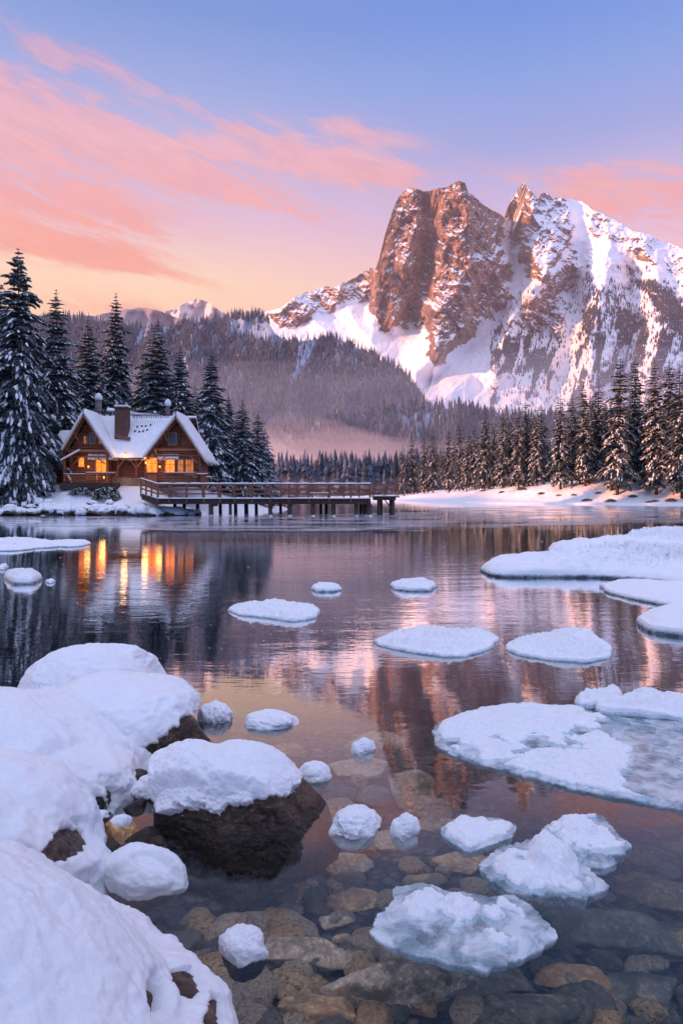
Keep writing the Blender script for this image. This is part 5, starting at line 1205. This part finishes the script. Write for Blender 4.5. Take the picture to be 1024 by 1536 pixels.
floe('rounded snowy floe at the right edge beside the fir reflections', [(953,930),(975,918),(1000,912),(1060,908),(1120,930),(1080,955),(1015,950),(975,944)], .10, -.06, 1.2, .09, 49, .7, edge=.03, soft=True, cx=(1035,932))
floe('flat snowy ledge of ice under the big snow shelf on the right', [(900,878),(930,872),(980,874),(1060,876),(1180,890),(1150,925),(1060,912),(990,905),(940,895),(912,887)], .07, -.06, 1.0, .07, 50, .7, edge=.04, soft=True, cx=(1040,892))
floe('thick smooth snow shelf reaching in from the right, front tongue', [(722,851),(740,841),(800,834),(880,830),(960,830),(1060,826),(1300,830),(1350,920),(1180,900),(1024,874),(980,868),(900,862),(820,862),(745,862)], .14, -.06, 1.6, .16, 51, .5, edge=.10, soft=True, cx=(1020,848), segs=420, name='snow_shelf', mounds=[(920,842,1.6,.10),(985,838,1.4,.22),(880,846,1.6,.08)])
floe('rear tongue of smooth snow shelf on the right', [(822,824),(860,816),(920,812),(990,806),(1024,796),(1120,786),(1400,790),(1400,835),(1100,832),(960,830),(870,830),(835,829)], .13, -.06, 1.6, .22, 52, .5, edge=.14, soft=True, cx=(1060,818), segs=420, name='snow_shelf', mounds=[(1010,806,3.0,.22)])
# thin new ice over the far water
m, t, o = mat('thin_lake_ice'); c = t.coord('Object'); n = t.noise(t.mapping(c, sc=(.5, 1, 1)), .35, 6, .6, .6); n2 = t.noise(t.mapping(c, sc=(.8, 2.5, 1)), 2.2, 5, .65)
db = pbsdf(t, (.80,.78,.86), .14, t.bump(n2, .004)); tb = t.new('ShaderNodeBsdfTransparent'); mx = t.new('ShaderNodeMixShader')
t.put(mx.inputs[0], t.m('MULTIPLY', t.mr(t.m('ADD', t.m('MULTIPLY', n, .7), t.m('MULTIPLY', n2, .3)), .42, .60), .62)); t.l.new(tb.outputs[0], mx.inputs[1]); t.l.new(db.outputs[0], mx.inputs[2]); t.l.new(mx.outputs[0], o.inputs[0])
ip = [(-60, 48), (-30, 44), (-16, 38), (-6, 33), (4, 34), (12, 40), (24, 44), (40, 52), (60, 66), (80, 90), (60, 105), (30, 110), (14, 96), (9, 72), (-8, 56), (-30, 56.5), (-60, 55)]
tag(MB().add([(x, y, .006) for x, y in ip]+[(x, y, .003) for x, y in ip], [tuple(range(len(ip))), tuple(reversed(range(len(ip), 2*len(ip))))]).build('ice_sheet', m), 'thin milky sheet of new ice over the far water before the boardwalk', 'ice sheet', kind='stuff')
# specks of drifting ice
rg = np.random.default_rng(9); V = []; Fq = []
for k in range(230):
    py = 778+rg.random()**1.5*230; x, y = onz(rg.uniform(-20, 1044), py); s = rg.uniform(.004, .020)*(y/14); a = rg.uniform(0, 6.28, 1)[0]
    i0 = len(V); e = rg.uniform(.25, .7)
    V += [(x+math.cos(a+q)*s, y+math.sin(a+q)*s*e*2, .004) for q in np.arange(5)*1.2566]+[(x, y, .004+s*.35)]
    Fq += [(i0+j, i0+(j+1) % 5, i0+5) for j in range(5)]
tag(link('drifting_ice_crumbs', mesh_np('drifting_ice_crumbs', np.array(V), np.array(Fq)), SNOW, None), 'countless tiny crumbs of ice drifting on the far water', 'ice', kind='stuff')
# ------------------------------------------------------------------ air
def volmat(name, color, dens, aniso=.0):
    m = bpy.data.materials.new(name); m.use_nodes = True; nt = m.node_tree; nt.nodes.clear()
    o = nt.nodes.new('ShaderNodeOutputMaterial'); v = nt.nodes.new('ShaderNodeVolumePrincipled')
    v.inputs['Color'].default_value = (*color, 1); v.inputs['Density'].default_value = dens; v.inputs['Anisotropy'].default_value = aniso
    nt.links.new(v.outputs[0], o.inputs['Volume']); return m
hb = MB(); hb.box(-3500, 5200, -500, 5700, -5.5, 1450)
tag(hb.build('haze', volmat('haze_air', (.96,.86,.92), 5.0e-5)), kind='stuff')
def mist(cx, cy_, cz, rx, ry, rz, dens, seed, col=(1.0, .88, .90)):
    bm = bmesh.new(); bmesh.ops.create_icosphere(bm, subdivisions=5, radius=1.0)
    co = np.array([v.co[:] for v in bm.verts]); n = fbm(co*1.9, 4, seed)
    co = co*(1+n*.45)[:, None]; co = co*[rx, ry, rz]+[cx, cy_, cz]
    for v, c_ in zip(bm.verts, co): v.co = c_
    me = bpy.data.meshes.new('mist'); bm.to_mesh(me); bm.free()
    tag(link('mist', me, volmat('mist_air', col, dens, .2)), kind='stuff')
mrg = random.Random(3)
for k in range(13):
    x = -150+36*k+mrg.uniform(-25, 25); Y = mrg.uniform(400, 640)
    mist(x, Y, mrg.uniform(-2, 8), mrg.uniform(45, 95), mrg.uniform(35, 60), mrg.uniform(16, 40), .0065, 20+k)
mist(160, 640, 10, 420, 130, 40, .0020, 3)
mist(0, 300, 0, 110, 60, 12, .0085, 4)
mist(60, 1250, 0, 1000, 620, 230, 4.5e-4, 5, (.78, .86, 1.0))
